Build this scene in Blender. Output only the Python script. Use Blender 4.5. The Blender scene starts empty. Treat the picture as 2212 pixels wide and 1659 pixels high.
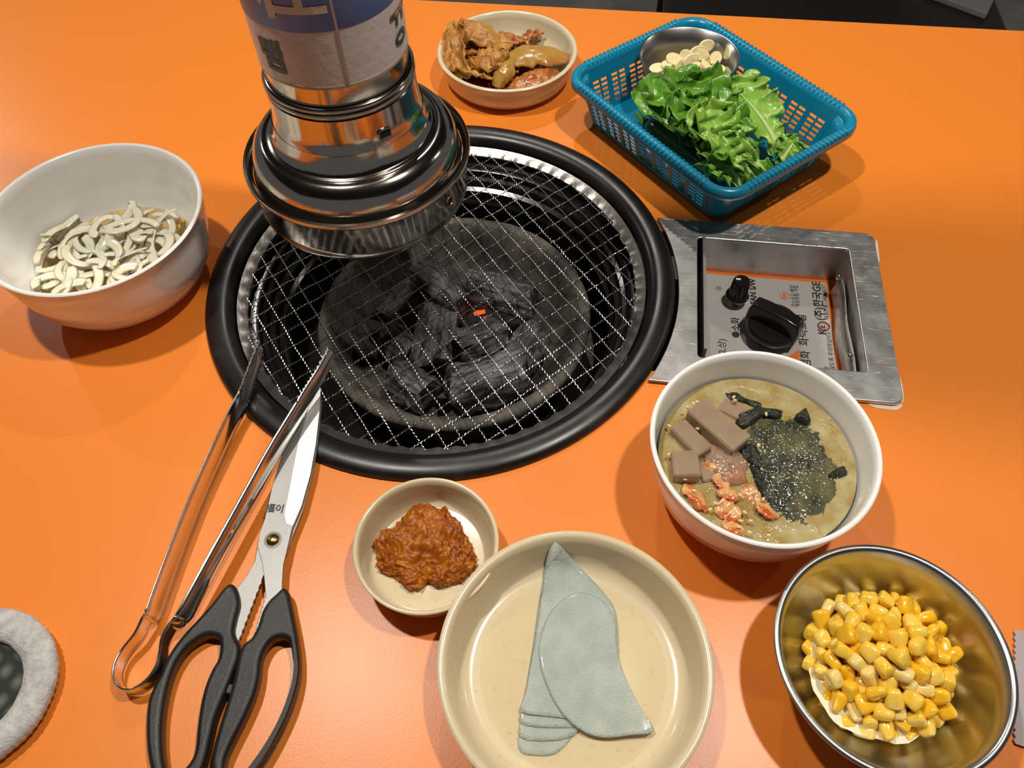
import bpy, bmesh, math, random
import numpy as np
from mathutils import Vector, Matrix, Euler, noise
R_ = math.radians
rnd = random.Random(7)
SC = bpy.context.scene
COL = SC.collection

# ------------------------------------------------------------------ camera
# The camera stands H above the table top (z = 0); "frame" coordinates have the camera over (0,0);
# the world has the table axis-aligned with the grill centre at the origin.
H, FPX, PITCH, ROLL = 0.47, 1680.0, 0.96830788, 0.0383114
TH = R_(9.3)
GX, GY = -0.05397, 0.4331
CT, ST = math.cos(TH), math.sin(TH)
def W(x, y, z=0.0):
    x -= GX; y -= GY
    return Vector((x*CT - y*ST, x*ST + y*CT, z))
_cp, _sp, _cr, _sr = math.cos(PITCH), math.sin(PITCH), math.cos(ROLL), math.sin(ROLL)
_r0 = [Vector((1, 0, 0)), Vector((0, -_sp, -_cp)), Vector((0, _cp, -_sp))]
ROWS = [_r0[0]*_cr + _r0[1]*_sr, _r0[1]*_cr - _r0[0]*_sr, _r0[2]]
def ray(px, py):
    return ROWS[0]*((px - 1106)/FPX) + ROWS[1]*((py - 829.5)/FPX) + ROWS[2]
def at(px, py, z=0.0):
    d = ray(px, py); t = (z - H)/d.z
    return W(d.x*t, d.y*t, z)
cam_d = bpy.data.cameras.new('camera'); cam = bpy.data.objects.new('camera', cam_d); COL.objects.link(cam)
cam_d.sensor_fit = 'HORIZONTAL'; cam_d.sensor_width = 36; cam_d.lens = FPX/2212*36; cam_d.clip_start = 0.01
def rz(v): return Vector((v.x*CT - v.y*ST, v.x*ST + v.y*CT, v.z))
_rt, _up, _bk = rz(ROWS[0]), rz(-ROWS[1]), rz(-ROWS[2])
cam.matrix_world = Matrix(((_rt.x, _up.x, _bk.x, 0), (_rt.y, _up.y, _bk.y, 0), (_rt.z, _up.z, _bk.z, 0), (0, 0, 0, 1)))
cam.matrix_world.translation = W(0, 0, H)
SC.camera = cam

# ------------------------------------------------------------------ light
world = bpy.data.worlds.new('room'); SC.world = world; world.use_nodes = True
bg = world.node_tree.nodes['Background']; bg.inputs[0].default_value = (0.80, 0.78, 0.78, 1); bg.inputs[1].default_value = 0.15
def lamp(fx, fy, z, power, size=0.07, col=(1.0, 0.93, 0.83)):
    l = bpy.data.lights.new('ceiling_spot', 'AREA'); l.shape = 'DISK'; l.size = size; l.energy = power; l.color = col
    o = bpy.data.objects.new('ceiling_spot', l); COL.objects.link(o); o.location = W(fx, fy, z); return o
for lx, ly, lw in ((-0.42, 0.52, 14.0), (0.47, 0.36, 14.0), (0.0, 1.75, 8.5), (-2.0, 2.3, 12.0), (2.5, 1.3, 8.0)): lamp(lx, ly, 1.5, lw)
SC.view_settings.view_transform = 'Standard'; SC.view_settings.look = 'None'
SC.view_settings.exposure = 0.0; SC.view_settings.gamma = 1.0; SC.view_settings.use_curve_mapping = False

# ------------------------------------------------------------------ materials
def srgb(r, g, b):
    f = lambda c: (c/255/12.92) if c/255 <= 0.04045 else ((c/255 + 0.055)/1.055)**2.4
    return (f(r), f(g), f(b), 1)
def mat(name, col, rough=0.5, metal=0.0, var=None, vscale=20, bump=0, bscale=200, coat=0, sss=0, sssr=(0.005, 0.003, 0.002), trans=0, spec=0.5, ramp=(0.35, 0.65), ior=None, emit=None, estr=0, rvar=0, aniso=None):
    m = bpy.data.materials.new(name); m.use_nodes = True
    nt = m.node_tree; N, L = nt.nodes, nt.links; b = N['Principled BSDF']
    b.inputs['Base Color'].default_value = col; b.inputs['Roughness'].default_value = rough; b.inputs['Metallic'].default_value = metal
    b.inputs['Specular IOR Level'].default_value = spec; b.inputs['Coat Weight'].default_value = coat; b.inputs['Coat Roughness'].default_value = 0.08
    b.inputs['Transmission Weight'].default_value = trans
    if ior: b.inputs['IOR'].default_value = ior
    if sss:
        b.inputs['Subsurface Weight'].default_value = sss; b.inputs['Subsurface Radius'].default_value = (1, 0.6, 0.4); b.inputs['Subsurface Scale'].default_value = sssr[0]
    if emit: b.inputs['Emission Color'].default_value = emit; b.inputs['Emission Strength'].default_value = estr
    tc = N.new('ShaderNodeTexCoord')
    if var is not None:
        n = N.new('ShaderNodeTexNoise'); n.inputs['Scale'].default_value = vscale; n.inputs['Detail'].default_value = 6; n.inputs['Roughness'].default_value = 0.6
        r = N.new('ShaderNodeValToRGB'); r.color_ramp.elements[0].position = ramp[0]; r.color_ramp.elements[1].position = ramp[1]
        r.color_ramp.elements[0].color = col; r.color_ramp.elements[1].color = var
        L.new(tc.outputs['Object'], n.inputs['Vector']); L.new(n.outputs['Fac'], r.inputs['Fac']); L.new(r.outputs['Color'], b.inputs['Base Color'])
        if rvar:
            mr = N.new('ShaderNodeMapRange'); mr.inputs['To Min'].default_value = rough; mr.inputs['To Max'].default_value = rough + rvar
            L.new(n.outputs['Fac'], mr.inputs['Value']); L.new(mr.outputs['Result'], b.inputs['Roughness'])
    if bump:
        n2 = N.new('ShaderNodeTexNoise'); n2.inputs['Scale'].default_value = bscale; n2.inputs['Detail'].default_value = 4
        bp = N.new('ShaderNodeBump'); bp.inputs['Strength'].default_value = bump; bp.inputs['Distance'].default_value = 0.001
        L.new(tc.outputs['Object'], n2.inputs['Vector']); L.new(n2.outputs['Fac'], bp.inputs['Height']); L.new(bp.outputs['Normal'], b.inputs['Normal'])
    return m
M = {}
M['orange'] = mat('orange_laminate', (0.79, 0.225, 0.026, 1), 0.34, bump=0.06, bscale=900, spec=0.45)
M['white_fill'] = mat('white_filler', (0.75, 0.66, 0.55, 1), 0.7)
M['floor'] = mat('concrete_floor', (0.10, 0.095, 0.09, 1), 0.6, var=(0.15, 0.14, 0.135, 1), vscale=9)
M['ceiling'] = mat('dark_ceiling', (0.06, 0.058, 0.055, 1), 0.8)
M['black_wood'] = mat('black_lacquer', (0.006, 0.006, 0.006, 1), 0.4)
M['grey_pad'] = mat('grey_vinyl', (0.10, 0.10, 0.10, 1), 0.7, bump=0.2, bscale=300)
M['enamel'] = mat('black_enamel', (0.006, 0.006, 0.0065, 1), 0.22, var=(0.03, 0.03, 0.032, 1), vscale=28, ramp=(0.55, 0.8), rvar=0.25)
M['enamel_in'] = mat('black_enamel_inside', (0.004, 0.004, 0.004, 1), 0.2, var=(0.012, 0.011, 0.01, 1), vscale=30)
M['ash'] = mat('ashy_cast_iron', (0.045, 0.040, 0.033, 1), 0.75, var=(0.20, 0.175, 0.14, 1), vscale=22, ramp=(0.42, 0.78), bump=0.5, bscale=120)
M['wire'] = mat('galvanised_wire', (0.52, 0.51, 0.49, 1), 0.27, 1.0)
M['band'] = mat('crimped_steel_band', (0.36, 0.34, 0.32, 1), 0.35, 1.0, bump=0.4, bscale=150)
M['steel'] = mat('polished_steel', (0.50, 0.455, 0.41, 1), 0.13, 1.0, bump=0.03, bscale=300)
M['steel_bright'] = mat('bright_steel', (0.72, 0.70, 0.67, 1), 0.16, 1.0)
M['steel_blade'] = mat('brushed_blade_steel', (0.30, 0.297, 0.29, 1), 0.50, 1.0, bump=0.05, bscale=600)
M['steel_bowl'] = mat('spun_steel', (0.52, 0.51, 0.50, 1), 0.27, 1.0)
M['ground_steel'] = mat('ground_edge_steel', (0.66, 0.66, 0.65, 1), 0.5, 1.0)
M['brass'] = mat('brass', (0.50, 0.33, 0.09, 1), 0.25, 1.0)
M['black_plastic'] = mat('black_plastic', (0.010, 0.010, 0.010, 1), 0.22)
M['handle'] = mat('black_grained_plastic', (0.012, 0.012, 0.0125, 1), 0.36, bump=0.25, bscale=2200)
M['dark'] = mat('painted_void', (0.003, 0.003, 0.003, 1), 0.8)  # near-black painted in for the shade inside slots
M['sleeve'] = mat('white_sleeve_film', (0.60, 0.565, 0.55, 1), 0.36, bump=0.7, bscale=150)
M['sleeve_edge'] = mat('yellowed_sleeve_edge', (0.42, 0.34, 0.22, 1), 0.5)
M['print_blue'] = mat('blue_print', (0.10, 0.185, 0.48, 1), 0.4)
M['print_cream'] = mat('cream_print', (0.62, 0.55, 0.42, 1), 0.4)
M['print_green'] = mat('dark_green_print', (0.02, 0.055, 0.04, 1), 0.4)
M['print_red'] = mat('red_print', (0.42, 0.03, 0.025, 1), 0.4)
M['print_black'] = mat('black_print', (0.02, 0.02, 0.02, 1), 0.4)
M['print_orange'] = mat('orange_print', (0.75, 0.17, 0.015, 1), 0.4)
M['label_silver'] = mat('silver_label', (0.58, 0.555, 0.54, 1), 0.25, 0.25)
M['print_grey'] = mat('grey_print', (0.30, 0.31, 0.32, 1), 0.35)
M['white_bowl'] = mat('white_melamine', (0.90, 0.89, 0.86, 1), 0.16, coat=0.3)
M['beige'] = mat('speckled_beige_melamine', (0.66, 0.55, 0.36, 1), 0.22, var=(0.58, 0.47, 0.31, 1), vscale=260, ramp=(0.6, 0.7), coat=0.2)
M['cream_dish'] = mat('cream_melamine', (0.68, 0.60, 0.42, 1), 0.2, coat=0.2)
M['blue_basket'] = mat('teal_plastic', (0.005, 0.22, 0.37, 1), 0.28, spec=0.5)
M['onion'] = mat('pickled_onion', (0.84, 0.76, 0.52, 1), 0.18, var=(0.88, 0.85, 0.72, 1), vscale=70, sss=0.4, sssr=(0.004,), coat=0.3)
M['soy'] = mat('soy_vinegar', (0.80, 0.42, 0.10, 1), 0.03, trans=0.85, ior=1.33)
M['garlic'] = mat('raw_garlic', (0.82, 0.70, 0.38, 1), 0.3, var=(0.86, 0.76, 0.46, 1), vscale=60, sss=0.25, sssr=(0.003,))
M['radish'] = mat('pickled_radish', (0.47, 0.54, 0.49, 1), 0.14, var=(0.60, 0.66, 0.60, 1), vscale=55, bump=0.9, bscale=1000, coat=0.5)
M['radish'].node_tree.nodes['Principled BSDF'].inputs['Alpha'].default_value = 0.76
M['brine'] = mat('radish_brine', (0.95, 0.92, 0.80, 1), 0.02, trans=0.95, ior=1.33)
M['jelly'] = mat('acorn_jelly', (0.29, 0.20, 0.13, 1), 0.25, var=(0.35, 0.25, 0.17, 1), vscale=60, sss=0.2, sssr=(0.004,), bump=0.15, bscale=200, coat=0.3)
M['laver'] = mat('wet_laver', (0.006, 0.008, 0.005, 1), 0.2, var=(0.02, 0.024, 0.012, 1), vscale=200, bump=0.9, bscale=700)
M['kimchi_white'] = mat('cabbage_kimchi', (0.70, 0.42, 0.17, 1), 0.2, var=(0.50, 0.085, 0.008, 1), vscale=90, ramp=(0.40, 0.60), sss=0.05, sssr=(0.002,), bump=0.3, bscale=300, coat=0.4)
M['sesame'] = mat('sesame_seed', (0.75, 0.56, 0.28, 1), 0.4)
M['mayo'] = mat('milky_dressing', (0.80, 0.74, 0.56, 1), 0.12)
def liquid(name, tint, gloss=0.03):
    m = bpy.data.materials.new(name); m.use_nodes = True; nt = m.node_tree; N, L = nt.nodes, nt.links; N.remove(N['Principled BSDF'])
    t = N.new('ShaderNodeBsdfTransparent'); t.inputs[0].default_value = tint; g = N.new('ShaderNodeBsdfGlossy'); g.inputs['Roughness'].default_value = gloss
    f = N.new('ShaderNodeFresnel'); f.inputs['IOR'].default_value = 1.33; mx = N.new('ShaderNodeMixShader'); L.new(f.outputs[0], mx.inputs[0]); L.new(t.outputs[0], mx.inputs[1]); L.new(g.outputs[0], mx.inputs[2]); L.new(mx.outputs[0], N['Material Output'].inputs[0]); return m
M['soy'] = liquid('soy_vinegar', (0.95, 0.76, 0.44, 1)); M['brine'] = liquid('radish_brine', (0.985, 0.98, 0.94, 1)); M['juice'] = liquid('kimchi_juice', (0.80, 0.42, 0.16, 1))

# ------------------------------------------------------------------ mesh helpers
ORG = {}
class MB:
    def __init__(s): s.v = []; s.f = []
    def add(s, verts, faces):
        o = len(s.v); s.v += [tuple(v) for v in verts]; s.f += [tuple(i + o for i in f) for f in faces]; return s
    def box(s, c, size, rot=None, taper=1.0):
        c = Vector(c); hx, hy, hz = size[0]/2, size[1]/2, size[2]/2; vs = []
        for z in (-hz, hz):
            k = taper if z > 0 else 1
            for x, y in ((-hx, -hy), (hx, -hy), (hx, hy), (-hx, hy)):
                v = Vector((x*k, y*k, z))
                if rot: v = rot @ v
                vs.append(c + v)
        return s.add(vs, [(3, 2, 1, 0), (4, 5, 6, 7), (0, 1, 5, 4), (1, 2, 6, 5), (2, 3, 7, 6), (3, 0, 4, 7)])
    def lathe(s, c, prof, n=96, fn=None, closed=False):
        vs = []; m = len(prof)
        for i in range(n):
            a = 2*math.pi*i/n
            for r, z in prof:
                rr, zz = (r, z) if fn is None else fn(r, z, a)
                vs.append((c[0] + rr*math.cos(a), c[1] + rr*math.sin(a), c[2] + zz))
        fs = []
        for i in range(n):
            j = (i + 1) % n
            for k in range(m if closed else m - 1):
                k2 = (k + 1) % m
                fs.append((i*m + k, j*m + k, j*m + k2, i*m + k2))
        return s.add(vs, fs)
    def tube(s, path, rad, n=6, closed=False, up=Vector((0, 0, 1)), sx=1.0, sy=1.0):
        P = [Vector(p) for p in path]; m = len(P); vs = []
        for i in range(m):
            if closed: t = P[(i + 1) % m] - P[i - 1]
            else: t = P[min(i + 1, m - 1)] - P[max(i - 1, 0)]
            if t.length < 1e-9: t = Vector((1, 0, 0))
            t.normalize(); u = up if abs(t.dot(up)) < 0.95 else Vector((1, 0, 0))
            a = t.cross(u).normalized(); b = a.cross(t).normalized(); r = rad[i] if hasattr(rad, '__len__') else rad
            for k in range(n):
                q = 2*math.pi*k/n; vs.append(P[i] + a*(r*sx*math.cos(q)) + b*(r*sy*math.sin(q)))
        fs = []
        for i in range(m if closed else m - 1):
            j = (i + 1) % m
            for k in range(n): fs.append((i*n + k, i*n + (k + 1) % n, j*n + (k + 1) % n, j*n + k))
        if not closed: fs += [tuple(range(n - 1, -1, -1)), tuple((m - 1)*n + k for k in range(n))]
        return s.add(vs, fs)
    def grid(s, rows):
        m = len(rows[0]); vs = [p for r in rows for p in r]; fs = []
        for i in range(len(rows) - 1):
            for j in range(m - 1): fs.append((i*m + j, i*m + j + 1, (i + 1)*m + j + 1, (i + 1)*m + j))
        return s.add(vs, fs)
    def prism(s, poly, z0, z1):
        n = len(poly); vs = [(p[0], p[1], z0) for p in poly] + [(p[0], p[1], z1) for p in poly]
        fs = [tuple(range(n - 1, -1, -1)), tuple(range(n, 2*n))] + [(i, (i + 1) % n, n + (i + 1) % n, n + i) for i in range(n)]
        return s.add(vs, fs)
def mesh_from(name, mb, smooth=True, auto=None):
    me = bpy.data.meshes.new(name); me.from_pydata(mb.v, [], mb.f); me.validate(); me.update()
    bm = bmesh.new(); bm.from_mesh(me); bmesh.ops.remove_doubles(bm, verts=bm.verts, dist=2e-6); bmesh.ops.recalc_face_normals(bm, faces=bm.faces); bm.to_mesh(me); bm.free()
    if smooth: me.polygons.foreach_set('use_smooth', [True]*len(me.polygons))
    if smooth and auto: me.set_sharp_from_angle(angle=R_(auto))
    return me
def tag(o, label=None, cat=None, group=None, kind=None):
    if label: o['label'] = label
    if cat: o['category'] = cat
    if group: o['group'] = group
    if kind: o['kind'] = kind
    return o
def thing(name, loc, label, cat, group=None):
    o = bpy.data.objects.new(name, None); o.empty_display_size = 0.02; COL.objects.link(o); o.location = loc
    ORG[o.name] = Vector(loc); return tag(o, label, cat, group)
def obj(name, me, material, parent=None, loc=None):
    o = bpy.data.objects.new(name, me); COL.objects.link(o)
    if material is not None and not me.materials: me.materials.append(M[material] if isinstance(material, str) else material)
    if parent is not None: o.parent = parent; ORG[o.name] = ORG[parent.name]
    return o
def part(name, mb, material, parent, smooth=True, auto=40):
    """a part whose shape is given in world coordinates"""
    org = ORG[parent.name]; mb.v = [(v[0] - org[0], v[1] - org[1], v[2] - org[2]) for v in mb.v]
    return obj(name, mesh_from(name, mb, smooth, auto), material, parent)
def solo(name, mb, material, label, cat, group=None, smooth=True, auto=40):
    a = np.array(mb.v); c = Vector(((a[:, 0].min() + a[:, 0].max())/2, (a[:, 1].min() + a[:, 1].max())/2, a[:, 2].min()))
    mb.v = [tuple(Vector(v) - c) for v in mb.v]
    o = obj(name, mesh_from(name, mb, smooth, auto), material); o.location = c; ORG[o.name] = c
    return tag(o, label, cat, group)
def solidify(o, t, offset=-1):
    m = o.modifiers.new('thickness', 'SOLIDIFY'); m.thickness = t; m.offset = offset; return o
def subsurf(o, n=1):
    m = o.modifiers.new('smooth', 'SUBSURF'); m.levels = n; m.render_levels = n; return o
def bevel(o, w, seg=2):
    m = o.modifiers.new('edge', 'BEVEL'); m.width = w; m.segments = seg; m.limit_method = 'ANGLE'; m.angle_limit = R_(40); return o
def eval_mesh(o, name):
    dg = bpy.context.evaluated_depsgraph_get(); me = bpy.data.meshes.new_from_object(o.evaluated_get(dg)); me.name = name; return me
def outline_mesh(name, loops, extrude, bev=0.0, res=3):
    """flat outline with holes, thickened and rounded: loops are 2-D point lists"""
    cu = bpy.data.curves.new(name, 'CURVE'); cu.dimensions = '2D'; cu.fill_mode = 'BOTH'; cu.extrude = extrude; cu.bevel_depth = bev; cu.bevel_resolution = res; cu.offset = -bev
    for lp in loops:
        s = cu.splines.new('POLY'); s.points.add(len(lp) - 1); s.use_cyclic_u = True
        for p, q in zip(s.points, lp): p.co = (q[0], q[1], 0, 1)
    o = bpy.data.objects.new(name, cu); COL.objects.link(o); bpy.context.view_layer.update()
    me = eval_mesh(o, name); bpy.data.objects.remove(o); bpy.data.curves.remove(cu); me.materials.clear(); return me
def text_mesh(body, size, bold=0.0, extrude=0.0):
    cu = bpy.data.curves.new('lettering', 'FONT'); cu.body = body; cu.size = size; cu.offset = bold; cu.extrude = extrude; cu.align_x = 'CENTER'; cu.align_y = 'CENTER'; cu.resolution_u = 3
    o = bpy.data.objects.new('lettering', cu); COL.objects.link(o); bpy.context.view_layer.update()
    me = eval_mesh(o, 'lettering'); bpy.data.objects.remove(o); bpy.data.curves.remove(cu); me.materials.clear(); return me
def smooth_loop(pts, n=4, closed=True):
    """Catmull-Rom through 2-D or 3-D points"""
    P = [Vector(p) for p in pts]; m = len(P); out = []
    for i in range(m if closed else m - 1):
        if closed: a, b, c, d = P[i - 1], P[i], P[(i + 1) % m], P[(i + 2) % m]
        else: a, b, c, d = P[max(i - 1, 0)], P[i], P[i + 1], P[min(i + 2, m - 1)]
        for k in range(n):
            t = k/n; out.append(0.5*((2*b) + (c - a)*t + (2*a - 5*b + 4*c - d)*t*t + (3*b - a - 3*c + d)*t**3))
    if not closed: out.append(P[-1])
    return out
def fbm(p, s, o=4):
    return noise.fractal(Vector(p)*s, 1.0, 2.0, o, noise_basis='PERLIN_ORIGINAL')
def circ(cx, cy, r, h):
    """a rim circle measured per unit camera height, lifted to height h"""
    k = H - h; return W(cx*k, cy*k, 0), r*k

# ------------------------------------------------------------------ the setting and the table
FZ = -0.74
mb = MB(); mb.box((0, 0.6, FZ - 0.02), (7, 7, 0.04))
fl = obj('floor', mesh_from('floor', mb, False), 'floor'); fl['kind'] = 'structure'; fl['label'] = 'dark grey concrete floor'

mb = MB(); mb.box((0, 0.6, 1.63), (7, 7, 0.04))
ce = obj('ceiling', mesh_from('ceiling', mb, False), 'ceiling'); ce['kind'] = 'structure'; ce['label'] = 'dark grey restaurant ceiling'

GR, GZ = 0.1883, 0.004                                 # grill rim radius
p0, p1 = at(950, 0), at(2212, 68); FAR = (p0.y + p1.y)/2
table = thing('table', (0, 0, FZ), 'orange laminate restaurant table with built-in round grill', 'table')
X0, X1, Y0, Y1 = -0.80, 0.78, -0.42, FAR
# control panel corners (frame coordinates -> world)
pa, pb = W(0.129, 0.4847), W(0.3063, 0.4592)
pc, pd = W(0.2743, 0.2915), W(0.0979, 0.3189)
PX1 = (pb.x + pc.x)/2; PY1 = (pa.y + pb.y)/2; PY0 = (pc.y + pd.y)/2; PX0 = 0.145
def rrect(x0, x1, y0, y1, r, n=6):
    out = []
    for cx, cy, a in ((x1 - r, y1 - r, 0), (x0 + r, y1 - r, 90), (x0 + r, y0 + r, 180), (x1 - r, y0 + r, 270)):
        for k in range(n + 1):
            t = R_(a + 90*k/n); out.append((cx + r*math.cos(t), cy + r*math.sin(t)))
    return out
outer = rrect(X0, X1, Y0, Y1, 0.012)
# one opening: the grill circle joined with the control box
hr = 0.172; hole = []
bx1, by0, by1 = PX1 - 0.012, PY0 + 0.012, PY1 - 0.012
aa0, aa1 = math.asin(by1/hr) if abs(by1) < hr else 1.2, math.asin(by0/hr)
for k in range(81):
    t = aa0 + (2*math.pi + aa1 - aa0)*k/80; hole.append((hr*math.cos(t), hr*math.sin(t)))
hole += [(bx1, by0), (bx1, by1)]
me = outline_mesh('tabletop', [outer, hole], 0.014, 0.001, 2)
o = obj('tabletop', me, 'orange', table); o.location = (0, 0, -FZ - 0.015)
mb = MB(); mb.box((0, 0, FZ/2 - 0.10), (0.46, 0.46, -FZ - 0.26)); part('pedestal', mb, 'black_wood', table, False)
mb = MB(); mb.box((0, 0, FZ + 0.012), (0.7, 0.6, 0.024)); part('foot_plate', mb, 'black_wood', table, False)
# smeared white filler around the control panel
def smear(pts, z=0.0003):
    c = smooth_loop([at(x, y) for x, y in pts], 3); mb = MB(); mb.prism([(p.x, p.y) for p in c], 0, z); part('filler_smear', mb, 'white_fill', table, False)
smear([(1870, 868), (1888, 880), (1912, 884), (1936, 886), (1948, 878), (1944, 872), (1900, 866)])
smear([(1943, 815), (1948, 830), (1952, 856), (1949, 872), (1944, 860), (1941, 830)])
smear([(1894, 518), (1898, 545), (1900, 567), (1896, 560), (1891, 530)])

# ------------------------------------------------------------------ chair beyond the table
c0, c1 = at(1437, 8, -0.29), at(2178, 62, -0.29)
chair = thing('chair', ((c0.x + c1.x)/2, Y1 + 0.67, FZ), 'black chair with grey seat pad behind the table', 'chair')
sx0, sx1 = c0.x, c1.x; sy0, sy1 = Y1 + 0.40, Y1 + 0.95
mb = MB(); mb.box(((sx0 + sx1)/2, (sy0 + sy1)/2, -0.315), (sx1 - sx0, sy1 - sy0, 0.05)); bevel(part('seat', mb, 'black_wood', chair, False), 0.006)
q = [at(1850, -70, -0.285), at(2131, 36, -0.285), at(2190, -95, -0.285), at(1960, -170, -0.285)]
mb = MB(); mb.prism([(v.x, v.y) for v in q], -0.2915, -0.281); bevel(part('seat_pad', mb, 'grey_pad', chair, False), 0.003)
mb = MB(); e0, e1 = at(1850, -64, -0.285), at(2128, 39, -0.285); mb.tube([e0, e1], 0.0022, 6); part('pad_trim', mb, 'steel_bright', chair)
for x in (sx0 + 0.025, sx1 - 0.025):
    for y in (sy0 + 0.025, sy1 - 0.025):
        mb = MB(); mb.box((x, y, (FZ - 0.34)/2), (0.04, 0.04, -FZ - 0.34)); part('leg', mb, 'black_wood', chair, False)
mb = MB(); mb.box(((sx0 + sx1)/2, sy1 - 0.02, -0.05), (sx1 - sx0, 0.035, 0.48)); bevel(part('backrest', mb, 'black_wood', chair, False), 0.006)

# ------------------------------------------------------------------ grill
grill = thing('charcoal_grill', (0, 0, 0), 'round black enamel charcoal grill set into the orange table', 'grill')
rim = [(0.1668, -0.020), (0.1668, -0.002), (0.1676, 0.0022), (0.1700, 0.0048), (0.1740, 0.0066), (0.1800, 0.0066), (0.1845, 0.0058), (0.1872, 0.0040), (0.1883, 0.0018), (0.1880, 0.0002)]
mb = MB(); mb.lathe((0, 0, 0), rim, 160); part('rim', mb, 'enamel', grill)
bas = [(0.1668, -0.019), (0.1560, -0.0195), (0.1530, -0.021), (0.1520, -0.027), (0.1490, -0.029), (0.1480, -0.036), (0.1440, -0.038), (0.1430, -0.047), (0.140, -0.05), (0.139, -0.095), (0.130, -0.10), (0, -0.10)]
mb = MB(); mb.lathe((0, 0, 0), bas, 128); part('fire_basin', mb, 'enamel_in', grill, auto=25)
PC = (0.006, 0.002)
pot = [(0.100, -0.099), (0.116, -0.06), (0.1180, -0.052), (0.1165, -0.0485), (0.1110, -0.0475), (0.1075, -0.0500), (0.102, -0.060), (0.088, -0.077), (0.06, -0.086), (0.0, -0.088)]
def potn(r, z, a):
    n = fbm((math.cos(a)*r, math.sin(a)*r, z), 40)*0.0012; return (r + n*(r > 0.01), z + n)
mb = MB(); mb.lathe((PC[0], PC[1], 0), pot, 128, potn); part('ash_pot', mb, 'ash', grill, auto=60)

# grate
grate = thing('grill_grate', (0, 0, -0.008), 'round woven wire grate lying in the black grill rim', 'grate')
ZG, RG = -0.0065, 0.1595
def bandf(r, z, a):
    k = 0.5 + 0.5*math.sin(a*74 + 1.3*math.sin(a*5)); return (r - 0.0010*k*(r < 0.1625), z + 0.0008*k*(r < 0.163))
band = [(0.1655, -0.0040), (0.1652, -0.0028), (0.1630, -0.0038), (0.1600, -0.0058), (0.1580, -0.0070), (0.1578, -0.0082), (0.1600, -0.0092), (0.1640, -0.0080), (0.1655, -0.0050)]
mb = MB(); mb.lathe((0, 0, 0), band, 444, bandf, closed=True); part('grate_band', mb, 'band', grate)
k = (H - ZG)/(H - 0.004)
o_f = (-0.11620*k, 0.30887*k); A_f = (0.007429*k, -0.012707*k); B_f = (0.010588*k, 0.007997*k)
def wvec(v): return Vector((v[0]*CT - v[1]*ST, v[0]*ST + v[1]*CT, 0))
wo, wa, wb = W(*o_f), wvec(A_f), wvec(B_f)
def wires(start, step, along, ph):
    d = along.normalized(); nrm = Vector((-d.y, d.x, 0))
    for i in range(-30, 31):
        b = wo + step*i; b = Vector((b.x, b.y, 0)); s = b.dot(d); dist2 = (b - d*s).length_squared
        if dist2 > (RG*0.985)**2: continue
        L = math.sqrt(RG*RG - dist2); c = b - d*s; per = along.length; n = max(4, int(2*L/0.00085)); pts = []
        for q in range(n + 1):
            t = -L + 2*L*q/n; u = (t - s)/per
            z = ZG + 0.00045*math.sin(math.pi*(u + i)) * ph + 0.00033*math.sin(2*math.pi*u*4.5 + i)
            p = c + d*t + nrm*(0.0004*math.cos(2*math.pi*u*4.5 + i*2.1) + 0.0012*fbm((t*20, i*3.7, ph), 1, 2)); pts.append((p.x, p.y, z))
        mb = MB(); mb.tube(pts, 0.00042, 6); part('wire', mb, 'wire', grate)
wires(wo, wb, wa, 1); wires(wo, wa, wb, -1)

# charcoal
def coal_mat():
    m = bpy.data.materials.new('ashen_charcoal'); m.use_nodes = True; nt = m.node_tree; N, L = nt.nodes, nt.links; b = N['Principled BSDF']
    tc = N.new('ShaderNodeTexCoord'); mp = N.new('ShaderNodeMapping'); mp.inputs['Scale'].default_value = (0.18, 1, 1)
    n = N.new('ShaderNodeTexNoise'); n.inputs['Scale'].default_value = 210; n.inputs['Detail'].default_value = 8
    r = N.new('ShaderNodeValToRGB'); r.color_ramp.elements[0].position = 0.40; r.color_ramp.elements[1].position = 0.72
    r.color_ramp.elements[0].color = (0.012, 0.012, 0.013, 1); r.color_ramp.elements[1].color = (0.18, 0.18, 0.185, 1)
    bp = N.new('ShaderNodeBump'); bp.inputs['Strength'].default_value = 1.0; bp.inputs['Distance'].default_value = 0.0016
    L.new(tc.outputs['Object'], mp.inputs[0]); L.new(mp.outputs[0], n.inputs['Vector']); L.new(n.outputs['Fac'], r.inputs['Fac']); L.new(r.outputs['Color'], b.inputs['Base Color'])
    L.new(n.outputs['Fac'], bp.inputs['Height']); L.new(bp.outputs['Normal'], b.inputs['Normal']); b.inputs['Roughness'].default_value = 0.55
    return m
M['coal'] = coal_mat()
M['ember'] = mat('glowing_ember', (0.5, 0.05, 0.01, 1), 0.8, emit=(1.0, 0.10, 0.015, 1), estr=1.2)
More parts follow.
